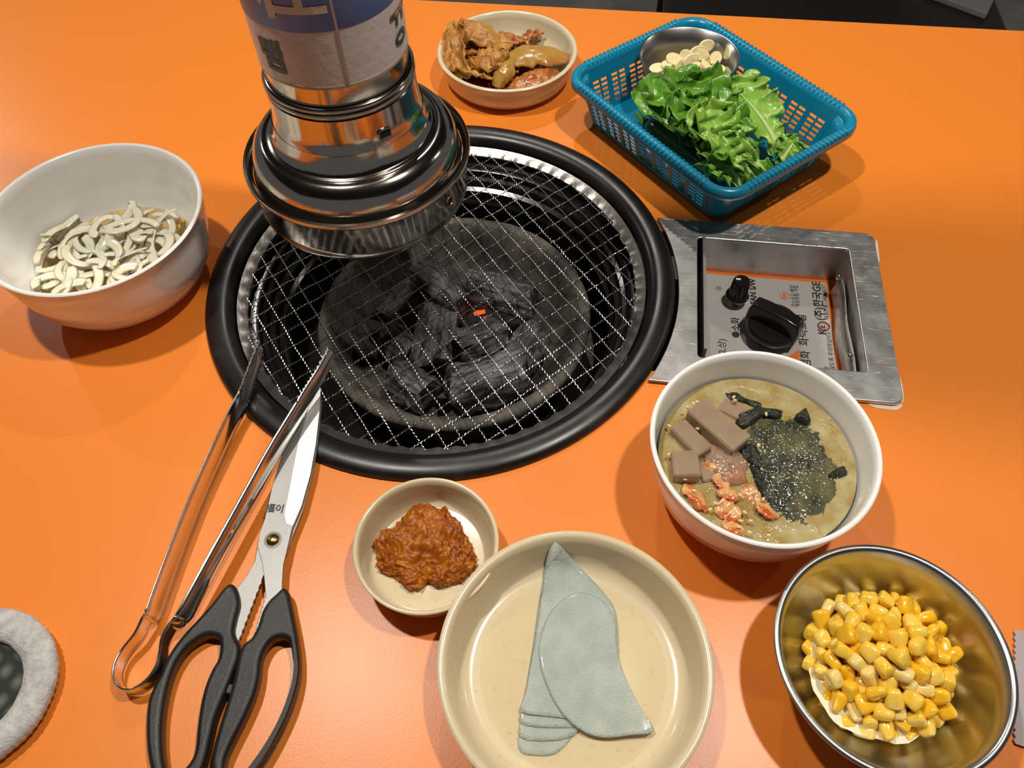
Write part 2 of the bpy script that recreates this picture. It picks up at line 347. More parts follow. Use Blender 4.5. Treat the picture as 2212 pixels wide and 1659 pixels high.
def coal(px0, py0, px1, py1, z0, z1, rad, flat, seed, label, ember=None):
    a, b = at(px0, py0, z0), at(px1, py1, z1); d = b - a; Ln = d.length
    rad *= 1.15; t = thing('charcoal', (a + b)/2 - Vector((0, 0, rad*flat)), label, 'charcoal', 'charcoal pieces in the ash pot')
    mb = MB(); nl, nr = 16, 18; rr = random.Random(seed); vs = []
    cuts = [(rr.uniform(0, 6.28), rr.uniform(0.62, 0.9)) for _ in range(6)]
    for i in range(nl + 1):
        u = i/nl; x = (u - 0.5)*Ln + 0.003*math.sin(seed)
        for k in range(nr):
            an = 2*math.pi*k/nr; q = 1.0
            for ca, cd in cuts:
                cc = math.cos(an - ca)
                if cc > 0.01: q = min(q, cd/cc)
            e = 1 - 0.16*max(0, abs(u - 0.5)*2 - 0.86)/0.14
            rr2 = rad*q*e*(1 + 0.22*fbm((u*3, math.cos(an), math.sin(an) + seed*3.1), 1.3))
            vs.append(Vector((x + 0.004*math.sin(an*2 + seed)*(abs(u - 0.5) > 0.45), rr2*math.cos(an), rr2*flat*math.sin(an))))
    fs = [(i*nr + k, i*nr + (k + 1) % nr, (i + 1)*nr + (k + 1) % nr, (i + 1)*nr + k) for i in range(nl) for k in range(nr)]
    fs += [tuple(range(nr - 1, -1, -1)), tuple(nl*nr + k for k in range(nr))]
    mb.add(vs, fs); o = obj('coal_body', mesh_from('coal_body', mb, True, 35), 'coal', t)
    o.rotation_mode = 'QUATERNION'; o.rotation_quaternion = d.to_track_quat('X', 'Z'); o.location = (0, 0, rad*flat)
    if ember:
        e = at(ember[0], ember[1], (z0 + z1)/2 - 0.006); mb = MB(); n = 7
        for k in range(3):
            mb.box(e + Vector((0.004*k - 0.004, rr.uniform(-.003, .003), -0.002*k)), (0.005, 0.003, 0.003), Euler((rr.random(), rr.random(), rr.random()*3)).to_matrix())
        part('ember', mb, 'ember', t, False)
    return t
coal(905, 590, 1005, 665, -0.052, -0.052, 0.019, 0.8, 1, 'dark split charcoal chunk at the back of the coals')
coal(1010, 612, 1150, 655, -0.049, -0.052, 0.021, 0.75, 2, 'broad ash-streaked charcoal block at the back right of the coals', (1040, 676))
coal(955, 660, 930, 800, -0.056, -0.060, 0.019, 0.8, 3, 'upright dark charcoal piece in the middle of the coals', (905, 800))
coal(990, 755, 1090, 715, -0.058, -0.058, 0.020, 0.8, 4, 'grey charcoal lump in the centre of the coals')
coal(1105, 795, 1155, 715, -0.062, -0.062, 0.017, 0.7, 5, 'pale ribbed charcoal splinter on the right of the coals')
coal(975, 850, 1135, 800, -0.046, -0.048, 0.019, 0.9, 6, 'long round charcoal log at the front of the coals')
coal(852, 806, 925, 852, -0.054, -0.053, 0.019, 0.7, 8, 'dark charcoal piece at the front left of the coals')
coal(835, 720, 890, 770, -0.068, -0.066, 0.017, 0.7, 9, 'small grey charcoal lump on the left of the coals')
coal(830, 690, 905, 615, -0.064, -0.060, 0.018, 0.6, 11, 'curved ash-rimmed charcoal shell at the upper left of the coals')

# ------------------------------------------------------------------ exhaust duct
DX = W(-0.1057, 0.4636); dc = (DX.x, DX.y, 0)
duct = thing('exhaust_duct', (DX.x, DX.y, 0.066), 'steel smoke extractor hood with printed white sleeve above the grill', 'exhaust hood')
skirt = [(0.0735, 0.0690), (0.0745, 0.0672), (0.0755, 0.0680), (0.0762, 0.0705), (0.0778, 0.0715), (0.0780, 0.0740), (0.0775, 0.0760), (0.0780, 0.0780), (0.0782, 0.0990), (0.0795, 0.1010), (0.0812, 0.1020), (0.0820, 0.1040), (0.0813, 0.1060), (0.0795, 0.1064), (0.0778, 0.1048), (0.0765, 0.1010), (0.0760, 0.098), (0.0735, 0.090), (0.0730, 0.0700)]
mb = MB(); mb.lathe(dc, skirt, 160, closed=True); part('skirt', mb, 'steel', duct, auto=50)
dome = [(0.0758, 0.0990), (0.0745, 0.1010), (0.0742, 0.1050), (0.0738, 0.1095), (0.0727, 0.1140), (0.0708, 0.1182), (0.0680, 0.1216), (0.0645, 0.1240), (0.0615, 0.1250), (0.0595, 0.1246), (0.0588, 0.1252), (0.0575, 0.1252), (0.0560, 0.1262), (0.0535, 0.1330), (0.0522, 0.1400)]
mb = MB(); mb.lathe(dc, dome, 160); part('dome', mb, 'steel', duct, auto=50)
neck = [(0.0520, 0.1330), (0.0520, 0.1400), (0.0505, 0.1430), (0.0497, 0.1500), (0.0495, 0.1640), (0.0485, 0.1650), (0.0470, 0.1650)]
mb = MB(); mb.lathe(dc, neck, 160); part('neck', mb, 'steel', duct, auto=40)
ring = [(0.0478, 0.1640), (0.0492, 0.1652), (0.0500, 0.1668), (0.0492, 0.1684), (0.0486, 0.1690), (0.0494, 0.1700), (0.0498, 0.1712), (0.0490, 0.1724), (0.0470, 0.1730)]
mb = MB(); mb.lathe(dc, ring, 160); part('bead_ring', mb, 'steel', duct, auto=70)
mb = MB(); mb.lathe(dc, [(0.0463, 0.1720), (0.0468, 0.1740), (0.0468, 0.2100), (0.0455, 0.2100)], 128); part('collar', mb, 'steel', duct)
FA = math.atan2(W(0, 0).y - DX.y, W(0, 0).x - DX.x)              # direction of the diner's side
SR = 0.0475; SB, STOP = 0.1862, 1.605
mb = MB(); mb.lathe(dc, [(SR - 0.0006, SB), (SR, SB + 0.0003), (SR, STOP)], 128); sl = part('sleeve', mb, 'sleeve', duct)
def wrap_grid(a0, a1, z0, z1, r, na=24, nz=2):
    return [[(DX.x + r*math.cos(FA + R_(a0 + (a1 - a0)*i/na)), DX.y + r*math.sin(FA + R_(a0 + (a1 - a0)*i/na)), z0 + (z1 - z0)*j/nz) for i in range(na + 1)] for j in range(nz + 1)]
mb = MB(); mb.lathe(dc, [(SR - 0.0002, SB - 0.0006), (SR + 0.0003, SB - 0.0004), (SR + 0.0003, SB + 0.0014), (SR, SB + 0.0016)], 128); part('sleeve_hem', mb, 'sleeve_edge', duct)
mb = MB(); mb.lathe(dc, [(SR + 0.00015, 0.2225), (SR + 0.0002, 0.2226), (SR + 0.0002, 0.262), (SR, 0.262)], 128); part('blue_band', mb, 'print_blue', duct)
mb = MB(); g = wrap_grid(3.6, 5.4, SB - 0.0012, STOP, SR + 0.0007, 4, 2); mb.grid(g); solidify(part('sleeve_seam', mb, 'sleeve', duct), 0.0009)
def wrap_text(me, ang, z, mirror=False, r=SR + 0.0006, ry=1.0):
    mb = MB(); bm = bmesh.new(); bm.from_mesh(me)
    for _ in range(2): bmesh.ops.subdivide_edges(bm, edges=[e for e in bm.edges if e.calc_length() > 0.002], cuts=1)
    bmesh.ops.triangulate(bm, faces=bm.faces); bm.verts.ensure_lookup_table()
    vs = []
    for v in bm.verts:
        a = FA + R_(ang) + v.co.x/SR; vs.append((DX.x + r*math.cos(a), DX.y + r*math.sin(a), z + v.co.y*ry))
    mb.add(vs, [tuple(v.index for v in f.verts) for f in bm.faces]); bm.free(); return mb
def sleeve_text(body, size, ang, z, mt, bold=0.0, name='lettering', ry=1.0):
    return part(name, wrap_text(text_mesh(body, size, bold), ang, z, ry=ry), mt, duct, False)
sleeve_text('꽁', 0.023, 60, 0.2035, 'print_green', 0.0006)
sleeve_text('탬', 0.022, -50, 0.2025, 'print_green', 0.0008)
mb = MB(); mb.grid(wrap_grid(48, 84, 0.2125, 0.2160, SR + 0.0005, 12, 1)); part('red_flash', mb, 'print_red', duct)
sleeve_text('1985 년부터', 0.0032, 64, 0.2142, 'print_cream', 0.00005)
sleeve_text('시', 0.034, -50, 0.2440, 'print_cream', 0.0011)
sleeve_text('도', 0.034, -17, 0.2435, 'print_cream', 0.0011)
sleeve_text('벽', 0.034, 39, 0.2435, 'print_cream', 0.0011)
# slots in the neck and the skirt: punched lip round a near-black disc painted as the shade inside
def slot(ang, z, w, h, r, tilt=0):
    loop = []
    for k in range(24):
        t = 2*math.pi*k/24; x = math.copysign(abs(math.cos(t))**0.55, math.cos(t))*w/2; y = math.copysign(abs(math.sin(t))**0.55, math.sin(t))*h/2; loop.append((x, y))
    def onc(x, y, rr): a = FA + R_(ang) + x/r; return (DX.x + rr*math.cos(a), DX.y + rr*math.sin(a), z + y)
    mb = MB(); mb.tube([onc(x, y, r + 0.0002) for x, y in loop], 0.0007, 8, closed=True); part('slot_lip', mb, 'steel', duct)
    mb = MB(); n = len(loop); vs = [onc(x, y, r + 0.0003) for x, y in loop] + [onc(0, 0, r + 0.0003)]; mb.add(vs, [(i, (i + 1) % n, n) for i in range(n)]); part('slot_shade', mb, 'dark', duct, False)
slot(23, 0.1475, 0.0095, 0.0070, 0.0502)
slot(45, 0.0890, 0.0065, 0.0080, 0.0783)

# ------------------------------------------------------------------ control panel
panel = thing('control_panel', ((PX0 + PX1)/2, (PY0 + PY1)/2, -0.038), 'stainless gas control box with black knobs let into the table', 'control panel')
i00, i01, i11, i10 = W(0.13815, 0.33982), W(0.15904, 0.46172), W(0.27889, 0.44055), W(0.25781, 0.31840)
IX0, IX1, IY0, IY1 = (i00.x + i01.x)/2, (i10.x + i11.x)/2, (i00.y + i10.y)/2, (i01.y + i11.y)/2
FL = -0.0345
M['panel'] = mat('scratched_steel', (0.48, 0.47, 0.46, 1), 0.30, 1.0, var=(0.58, 0.57, 0.56, 1), vscale=60, rvar=0.2, bump=0.10, bscale=260)
PR = 0.1905; edge = [p for p in rrect(PX0, PX1, PY0, PY1, 0.008) if p[0] > 0.2]
ra, rb = math.asin(PY1/PR), math.asin(PY0/PR)
edge = edge[:7] + [(PR*math.cos(ra + (rb - ra)*i/30), PR*math.sin(ra + (rb - ra)*i/30)) for i in range(31)] + edge[7:]
_nt = M['panel'].node_tree; _b = _nt.nodes['Principled BSDF']; _tc = _nt.nodes.new('ShaderNodeTexCoord'); _prev = None
for _rot, _sc in ((0.5, (9, 420, 1)), (-0.7, (8, 380, 1)), (1.45, (10, 500, 1))):
    _mp = _nt.nodes.new('ShaderNodeMapping'); _mp.inputs['Rotation'].default_value = (0, 0, _rot); _mp.inputs['Scale'].default_value = _sc; _n = _nt.nodes.new('ShaderNodeTexNoise'); _n.inputs['Scale'].default_value = 2.2; _n.inputs['Detail'].default_value = 3
    _nt.links.new(_tc.outputs['Object'], _mp.inputs[0]); _nt.links.new(_mp.outputs[0], _n.inputs['Vector']); _rp = _nt.nodes.new('ShaderNodeValToRGB'); _rp.color_ramp.elements[0].position = 0.66; _rp.color_ramp.elements[1].position = 0.72; _nt.links.new(_n.outputs['Fac'], _rp.inputs['Fac'])
    if _prev is None: _prev = _rp.outputs['Color']
    else:
        _mx = _nt.nodes.new('ShaderNodeMath'); _mx.operation = 'MAXIMUM'; _nt.links.new(_prev, _mx.inputs[0]); _nt.links.new(_rp.outputs['Color'], _mx.inputs[1]); _prev = _mx.outputs[0]
_bp = _nt.nodes.new('ShaderNodeBump'); _bp.inputs['Strength'].default_value = 0.5; _bp.inputs['Distance'].default_value = 0.0004; _nt.links.new(_prev, _bp.inputs['Height']); _nt.links.new(_bp.outputs['Normal'], _b.inputs['Normal'])
me = outline_mesh('face_plate', [edge, rrect(IX0, IX1, IY0, IY1, 0.003)], 0.0009, 0.0008, 2)
o = obj('face_plate', me, 'panel', panel); o.location = Vector((0, 0, 0.0022)) - ORG[panel.name]
def wallbox(name, x0, x1, y0, y1, z0, z1, mt='panel'):
    mb = MB(); mb.box(((x0 + x1)/2, (y0 + y1)/2, (z0 + z1)/2), (x1 - x0, y1 - y0, z1 - z0)); return part(name, mb, mt, panel, False)
wallbox('recess_wall', IX0 - 0.001, IX1 + 0.001, IY1, IY1 + 0.001, FL, 0.001)
wallbox('recess_wall', IX0 - 0.001, IX1 + 0.001, IY0 - 0.001, IY0, FL, 0.001)
wallbox('recess_wall', IX1, IX1 + 0.001, IY0, IY1, FL, 0.001)
wallbox('slot_wall', IX0 - 0.001, IX0, IY0, IY1, FL, 0.001, 'dark')
wallbox('slot_floor', IX0, IX0 + 0.007, IY0, IY1, FL - 0.001, FL, 'dark')
wallbox('divider', IX0 + 0.0040, IX0 + 0.0064, IY0 + 0.006, IY1 + 0.0005, FL, 0.0065, 'steel_blade')
wallbox('base_plate', IX0 + 0.0064, IX1, IY0, IY1, FL - 0.0012, FL - 0.0002, 'print_orange')
# name plate folded against the right-hand wall
mb = MB(); mb.grid([[(IX1 - 0.0022 + 0.0008*math.sin(y*90) - 0.0022*j, IY0 + 0.006 + y, FL + 0.003 + 0.021*(1 - j)) for y in [i*0.0085 for i in range(13)]] for j in (0, 0.5, 1)])
solidify(part('side_plate', mb, 'panel', panel), 0.0008)
LX0, LX1, LY0, LY1 = IX0 + 0.0095, IX1 - 0.0070, IY0 + 0.003, IY1 - 0.0035
mb = MB(); mb.prism([(LX0, LY0), (LX1, LY0), (LX1, LY1), (LX0 + 0.004, LY1), (LX0 + 0.004, LY1 - 0.003), (LX0, LY1 - 0.003)], FL - 0.0002, FL); part('instruction_plate', mb, 'label_silver', panel, False)
wallbox('black_notch', IX0 + 0.0064, IX0 + 0.0125, IY1 - 0.0055, IY1 - 0.0003, FL - 0.0002, FL + 0.0006, 'dark')
def panel_text(body, size, x, y, mt='print_black', bold=0.0, rot=90, name='lettering'):
    me = text_mesh(body, size, bold); ca, sa = math.cos(R_(rot)), math.sin(R_(rot)); mb = MB()
    mb.add([(x + v.co.x*ca - v.co.y*sa, y + v.co.x*sa + v.co.y*ca, FL + 0.00025) for v in me.vertices], [tuple(p.vertices) for p in me.polygons])
    return part(name, mb, mt, panel, False)
def fp(px, py): v = at(px, py, FL); return v.x, v.y
panel_text('(주)한국GE', 0.0092, *fp(1768, 650), bold=0.00015)
panel_text('대표전화 : 1600-5217', 0.0044, *fp(1783, 652))
panel_text('점화  화력조절', 0.0090, *fp(1737, 735), bold=0.0001)
panel_text('●소화', 0.0080, *fp(1590, 708), bold=0.0001)
panel_text('LPG(2,상)', 0.0078, *fp(1561, 765))
panel_text('FAN S/W', 0.0072, *fp(1627, 630), bold=0.0002)
panel_text('OFF', 0.0055, *fp(1590, 655))
panel_text('②', 0.0055, *fp(1553, 623)); panel_text('①', 0.0055, *fp(1566, 645))
panel_text('가스사고 배상', 0.0042, *fp(1713, 640)); panel_text('책임보험 가입', 0.0042, *fp(1722, 640))
panel_text('어가지 않도록 주의하십시오', 0.0046, *fp(1796, 772)); panel_text('사항:', 0.0046, *fp(1787, 800))
# ringed emblem and orange stamp
def ringmark(px, py, r, w, mt, n=24):
    x, y = fp(px, py); mb = MB(); mb.grid([[(x + q*math.cos(2*math.pi*i/n), y + q*math.sin(2*math.pi*i/n), FL + 0.0003) for i in range(n + 1)] for q in (r - w, r)]); part('emblem_ring', mb, mt, panel)
ringmark(1779, 705, 0.0050, 0.0009, 'print_black'); ringmark(1779, 705, 0.0036, 0.0008, 'print_orange'); panel_text('K', 0.009, *fp(1777, 717), bold=0.0002); panel_text('E', 0.006, *fp(1777, 706), bold=0.0002)
ringmark(1695, 639, 0.0042, 0.0007, 'print_orange'); panel_text('KFI', 0.0035, *fp(1695, 639), 'print_orange', 0.0002)
x, y = fp(1712, 768); mb = MB(); mb.add([(x - 0.006, y - 0.004, FL + 0.0003), (x + 0.005, y - 0.004, FL + 0.0003), (x + 0.005, y + 0.006, FL + 0.0003)], [(0, 1, 2)]); part('orange_arrow', mb, 'print_orange', panel, False)
# fluted fan knob
kx, ky = fp(1588, 652)
knob = obj('fan_knob', mesh_from('fan_knob', MB().lathe((0, 0, 0), [(0, 0.006), (0.0085, 0.006), (0.0088, 0.0072), (0.0078, 0.0085), (0.0068, 0.009), (0.0060, 0.0205), (0.0052, 0.0215), (0, 0.0215)], 72, lambda r, z, a: (r + (0.00035*math.cos(a*18) if 0.0088 < z < 0.021 and r > 0.001 else 0), z)), True, 40), 'black_plastic', panel)
knob.location = Vector((kx, ky, FL)) - ORG[panel.name]; knob.scale = (1.1, 1.1, 1.25)
c = obj('knob_nut', mesh_from('knob_nut', MB().lathe((0, 0, 0), [(0, 0), (0.0062, 0), (0.0062, 0.003), (0.0042, 0.0034), (0.0042, 0.006), (0, 0.006)], 6), False), 'steel_bright', panel); c.location = knob.location
d = obj('knob_pointer', mesh_from('knob_pointer', MB().box((-0.0028, 0.0005, 0.0217), (0.0034, 0.0016, 0.0005)), False), 'white_bowl', knob)
# large gas knob: round skirt with a tall bar grip
gx, gy = fp(1662, 722); gk = Vector((gx, gy, FL)) - ORG[panel.name]
sk = obj('gas_knob_shaft', mesh_from('gas_knob_shaft', MB().lathe((0, 0, 0), [(0, 0), (0.0150, 0), (0.0150, 0.0022), (0.0060, 0.003), (0.0050, 0.007), (0, 0.007)], 48), True, 40), 'black_plastic', panel); sk.location = gk
mb = MB(); n = 56; rows = []
for r, z in ((0, 0.006), (0.0168, 0.006), (0.0182, 0.0075), (0.0182, 0.0105), (0.0170, 0.0125), (0, 0.0130)):
    rows.append([(r*math.cos(2*math.pi*i/n), r*math.sin(2*math.pi*i/n), z) for i in range(n + 1)])
mb.grid(rows); gd = obj('gas_knob', mesh_from('gas_knob', mb, True, 45), 'black_plastic', panel); gd.location = gk; gd.scale = (1.18, 1.18, 1.22)
mb = MB(); prof = [(-0.0185, 0.0065), (0.0185, 0.0065), (0.0185, 0.017), (0.0165, 0.0235), (0.008, 0.0245), (-0.008, 0.0245), (-0.0165, 0.0235), (-0.0185, 0.017)]
vs = [(x, -0.0072 if z < 0.012 else -0.0048, z) for x, z in prof] + [(x, 0.0072 if z < 0.012 else 0.0048, z) for x, z in prof]; n = len(prof)
mb.add(vs, [tuple(range(n)), tuple(range(2*n - 1, n - 1, -1))] + [(i, (i + 1) % n, n + (i + 1) % n, n + i) for i in range(n)])
gp = obj('grip', mesh_from('grip', mb, True, 35), 'black_plastic', gd); bevel(gp, 0.0012, 3); gp.rotation_euler = (0, 0, R_(-40 + 9))
for py in (600, 770):
    v = at(1828 + (py - 600)*0.13, py, -0.012); mb = MB(); mb.lathe((0, 0, 0), [(0, 0.0028), (0.0022, 0.0022), (0.0032, 0), (0, 0)], 20)
    s = obj('screw', mesh_from('screw', mb), 'steel_bright', panel); s.rotation_euler = (0, R_(-90), 0); s.location = Vector((IX1 - 0.0040, v.y, -0.012)) - ORG[panel.name]

# ------------------------------------------------------------------ dishes
def dish(name, cx, cy, r, h, prof, mt, label, cat, foot=True):
    """prof: outer then inner wall as (share of rim radius, share of height)"""
    c, R = circ(cx, cy, r, h)
    mb = MB(); mb.lathe((c.x, c.y, 0), [(a*R, b*h) for a, b in prof], 128)
    return solo(name, mb, mt, label, cat, auto=60), c, R
bowl_prof = [(0.0, 0.03), (0.50, 0.03), (0.505, 0.0), (0.545, 0.0), (0.56, 0.045), (0.70, 0.10), (0.80, 0.19), (0.865, 0.32), (0.872, 0.335), (0.885, 0.345), (0.93, 0.55), (0.965, 0.78), (0.978, 0.955), (0.992, 0.965), (1.0, 0.985), (0.99, 1.0), (0.972, 1.0), (0.955, 0.985), (0.94, 0.90), (0.90, 0.60), (0.84, 0.36), (0.74, 0.20), (0.56, 0.115), (0.30, 0.09), (0.0, 0.085)]
OH = 0.072
onion_bowl, oc, OR = dish('bowl', -0.77558, 1.11192, 0.20434, OH, bowl_prof, 'white_bowl', 'deep white bowl holding sliced onion on the left', 'bowl')
SH = 0.062
soup_bowl, sc_, SRm = dish('bowl', 0.36894, 0.56889, 0.16764, SH, bowl_prof, 'white_bowl', 'white bowl of acorn jelly soup in front of the control panel', 'bowl')
plate_prof = [(0.0, 0.06), (0.66, 0.06), (0.67, 0.0), (0.71, 0.0), (0.73, 0.06), (0.82, 0.14), (0.90, 0.32), (0.95, 0.62), (0.975, 0.92), (0.99, 0.945), (1.0, 0.97), (0.99, 0.995), (0.965, 1.0), (0.938, 0.97), (0.920, 0.80), (0.895, 0.48), (0.865, 0.28), (0.82, 0.18), (0.76, 0.152), (0.4, 0.15), (0.0, 0.15)]
PH = 0.033
plate, pc_, PR_ = dish('serving_dish', 0.06541, 0.26658, 0.1734, PH, plate_prof, 'beige', 'large speckled beige dish with pickled radish slices', 'dish')
MH = 0.028
small, mc_, MR = dish('sauce_dish', -0.12657, 0.42978, 0.10044, MH, plate_prof, 'beige', 'small speckled beige sauce dish with red bean paste', 'dish')
KH = 0.030
kdish_prof = [(0.0, 0.06), (0.72, 0.06), (0.73, 0.0), (0.77, 0.0), (0.79, 0.05), (0.87, 0.12), (0.925, 0.30), (0.955, 0.62), (0.975, 0.90), (0.99, 0.93), (1.0, 0.96), (0.99, 0.99), (0.965, 1.0), (0.94, 0.97), (0.925, 0.80), (0.895, 0.42), (0.83, 0.23), (0.70, 0.165), (0.4, 0.15), (0.0, 0.145)]
kdish, kc_, KR = dish('kimchi_dish', 0.0177, 1.5918, 0.1555, KH, kdish_prof, 'cream_dish', 'cream dish of roasted kimchi beside the extractor hood', 'dish')
CH = 0.045
corn_prof = [(0.0, 0.0), (0.44, 0.0), (0.60, 0.07), (0.73, 0.24), (0.83, 0.46), (0.905, 0.72), (0.945, 0.93), (0.96, 0.955), (0.975, 0.955), (0.996, 0.962), (1.0, 0.98), (0.99, 0.998), (0.955, 1.0), (0.930, 0.97), (0.885, 0.75), (0.805, 0.47), (0.71, 0.26), (0.58, 0.095), (0.43, 0.032), (0.0, 0.028)]
cbowl, cc_, CR = dish('steel_bowl', 0.46284, 0.25742, 0.14615, CH, corn_prof, 'steel_bowl', 'stainless steel bowl of sweetcorn at the lower right', 'bowl')

# ------------------------------------------------------------------ sliced onion in sauce
def disc_mesh(c, r, z, n=64, wob=0.0, seed=0, thick=0.0):
    mb = MB(); ring = []
    for i in range(n):
        a = 2*math.pi*i/n; q = r*(1 + wob*fbm((math.cos(a), math.sin(a), seed), 1.7)); ring.append((c[0] + q*math.cos(a), c[1] + q*math.sin(a), z))
    mb.add(ring + [(c[0], c[1], z)], [(i, (i + 1) % n, n) for i in range(n)])
    return mb
solo('onion_sauce', disc_mesh((oc.x, oc.y), OR*0.765, OH*0.285), 'soy', 'thin amber soy vinegar in the white onion bowl', 'sauce')
rr = random.Random(11)
def ribbon(path, width, th, up0=Vector((0, 0, 1)), tw=0.0, roll=0.0):
    """solid strip along a path, slightly lens-shaped in section"""
    mb = MB(); P = [Vector(p) for p in path]; m = len(P); vs = []
    for i in range(m):
        t = (P[min(i + 1, m - 1)] - P[max(i - 1, 0)]).normalized(); a = t.cross(up0).normalized(); b = a.cross(t); q = roll + tw*i/m
        a2 = a*math.cos(q) + b*math.sin(q); b2 = b*math.cos(q) - a*math.sin(q)
        e = min(1, 0.7 + 2.5*min(i, m - 1 - i)/(m - 1)); w = width*e/2
        for x, y in ((-1, 0), (-0.6, 0.5), (0, 0.62), (0.6, 0.5), (1, 0), (0.6, -0.5), (-0.6, -0.5)): vs.append(P[i] + a2*(x*w) + b2*(y*th))
    n = 7; fs = [(i*n + k, i*n + (k + 1) % n, (i + 1)*n + (k + 1) % n, (i + 1)*n + k) for i in range(m - 1) for k in range(n)]
    fs += [tuple(range(n - 1, -1, -1)), tuple((m - 1)*n + k for k in range(n))]; return mb.add(vs, fs)
# the heap leans to the left front of the bowl
hc = at(215, 555, 0.028)
for i in range(84):
    lay = i/84; ang = rr.uniform(0, 6.283); q = math.sqrt(rr.random())
    ex = rr.uniform(0, 6.283); px = 80 + 315*rr.random(); py = 475 + 148*rr.random() + max(0, (px - 300)*0.0)
    if ((px - 225)/185)**2 + ((py - 545)/92)**2 > 1: px = 225 + (px - 225)*0.6; py = 545 + (py - 545)*0.6
    zc = 0.0185 + 0.013*lay*(1 - 0.5*(((px - 210)/190)**2)) ; c = at(px, py, zc)
    R = rr.uniform(0.011, 0.024); span = rr.uniform(1.5, 3.6) if i % 7 else rr.uniform(4.6, 6.0); n = 14
    tilt = Euler((rr.uniform(-0.22, 0.22), rr.uniform(-0.22, 0.22), rr.uniform(0, 6.28))).to_matrix(); sq = rr.uniform(0.6, 1.0)
    path = []
    for k in range(n):
        a = -span/2 + span*k/(n - 1); v = Vector((R*math.sin(a), sq*(R*math.cos(a) - R*0.6), 0.0012*math.sin(a*2 + i))); v = tilt @ v; path.append(c + v)
    lim = OR*0.76
    for k, v in enumerate(path):
        dx = Vector((v.x - oc.x, v.y - oc.y, 0))
        if dx.length > lim: path[k] = Vector((oc.x + dx.x*lim/dx.length, oc.y + dx.y*lim/dx.length, v.z + (dx.length - lim)*0.25))
        path[k].z = max(path[k].z, 0.012 + 0.004*lay)
    mb = ribbon(path, rr.uniform(0.0055, 0.0100), rr.uniform(0.0009, 0.0013), tw=rr.uniform(-0.5, 0.5), roll=rr.uniform(-0.22, 0.22))
    solo('onion_slice', mb, 'onion', 'curved translucent strip of pickled onion in the white bowl', 'onion slice', 'onion slices heaped in the white bowl', auto=None)

# ------------------------------------------------------------------ chilled acorn jelly soup
M['broth'] = mat('cloudy_cold_broth', (0.31, 0.20, 0.045, 1), 0.08, var=(0.46, 0.41, 0.23, 1), vscale=55, ramp=(0.35, 0.68), sss=0.3, sssr=(0.006,), bump=0.25, bscale=420, coat=0.4)
SZ = 0.0405
br = MB(); rows = []; nr, na = 22, 72
for i in range(nr + 1):
    r = SRm*0.885*i/nr; row = []
    for k in range(na + 1):
        a = 2*math.pi*k/na; x, y = sc_.x + r*math.cos(a), sc_.y + r*math.sin(a); row.append((x, y, SZ + 0.0008*fbm((x, y, 0), 70)*(i < nr)))
    rows.append(row)
br.grid(rows); solo('soup_broth', br, 'broth', 'cloudy yellow-green iced broth filling the white bowl', 'soup')
# mound of half frozen laver slush on the right-hand side
def slush_mat():
    m = mat('laver_slush', (0.020, 0.024, 0.008, 1), 0.10, var=(0.17, 0.155, 0.055, 1), vscale=70, ramp=(0.42, 0.78), bump=1.0, bscale=900, coat=0.6)
    return m
M['slush'] = slush_mat()
def mound(poly, z0, hgt, seed, nr=16, edge_=0.16):
    P = smooth_loop(poly, 10); c = sum((Vector(p) for p in P), Vector((0, 0, 0)))/len(P); rows = []
    for i in range(nr + 1):
        t = i/nr; row = []
        for p in P + [P[0]]:
            q = c + (Vector(p) - c)*t*(1 + edge_*fbm((p.x, p.y, seed), 150)); z = z0 + hgt*(1 - t**2.6) + (0.0010*fbm((q.x, q.y, seed), 160) + 0.0008*fbm((q.x, q.y, seed), 700))*(1 - t*0.4) - 0.0015*(t > 0.95)
            row.append((q.x, q.y, z))
        rows.append(row)
    return MB().grid(rows)
def spx(pts, z): return [at(x, y, z) for x, y in pts]
mb = mound(spx([(1612, 905), (1660, 882), (1725, 895), (1770, 930), (1800, 985), (1812, 1045), (1790, 1105), (1735, 1142), (1685, 1135), (1652, 1095), (1628, 1045), (1615, 980)], SZ), SZ - 0.0006, 0.0026, 3.3, 40, 0.10)
solo('laver_slush', mb, 'slush', 'dark green icy mound of laver flakes in the soup', 'seaweed')
# laver shreds
def shred(pts, z, label, seed):
    mb = mound(spx(pts, z), z, 0.0022, seed, 8); a = solo('laver_shred', mb, 'laver', label, 'seaweed'); return a
shred([(1588, 905), (1612, 884), (1650, 878), (1688, 886), (1684, 902), (1650, 900), (1625, 915), (1600, 925)], SZ + 0.0022, 'black crumpled laver shred at the top of the slush', 1.1)
shred([(1600, 960), (1625, 955), (1645, 985), (1642, 1010), (1618, 1000), (1600, 985)], SZ + 0.0020, 'black wet laver shred beside the jelly sticks', 2.2)
shred([(1716, 900), (1738, 880), (1748, 895), (1750, 915), (1730, 912)], SZ + 0.0024, 'pointed laver flake at the back of the slush', 4.1)
shred([(1790, 1026), (1820, 1005), (1832, 1022), (1806, 1034)], SZ + 0.0012, 'small laver flake near the right side of the soup', 5.2)
shred([(1560, 850), (1585, 845), (1615, 862), (1660, 878), (1640, 884), (1600, 872), (1570, 866)], SZ - 0.0006, 'sunken dark laver strip at the back of the soup', 6.0)
shred([(1622, 1005), (1640, 1008), (1652, 1050), (1665, 1080), (1650, 1078), (1632, 1040)], SZ + 0.0014, 'thin laver strip between kimchi and slush', 7.0)
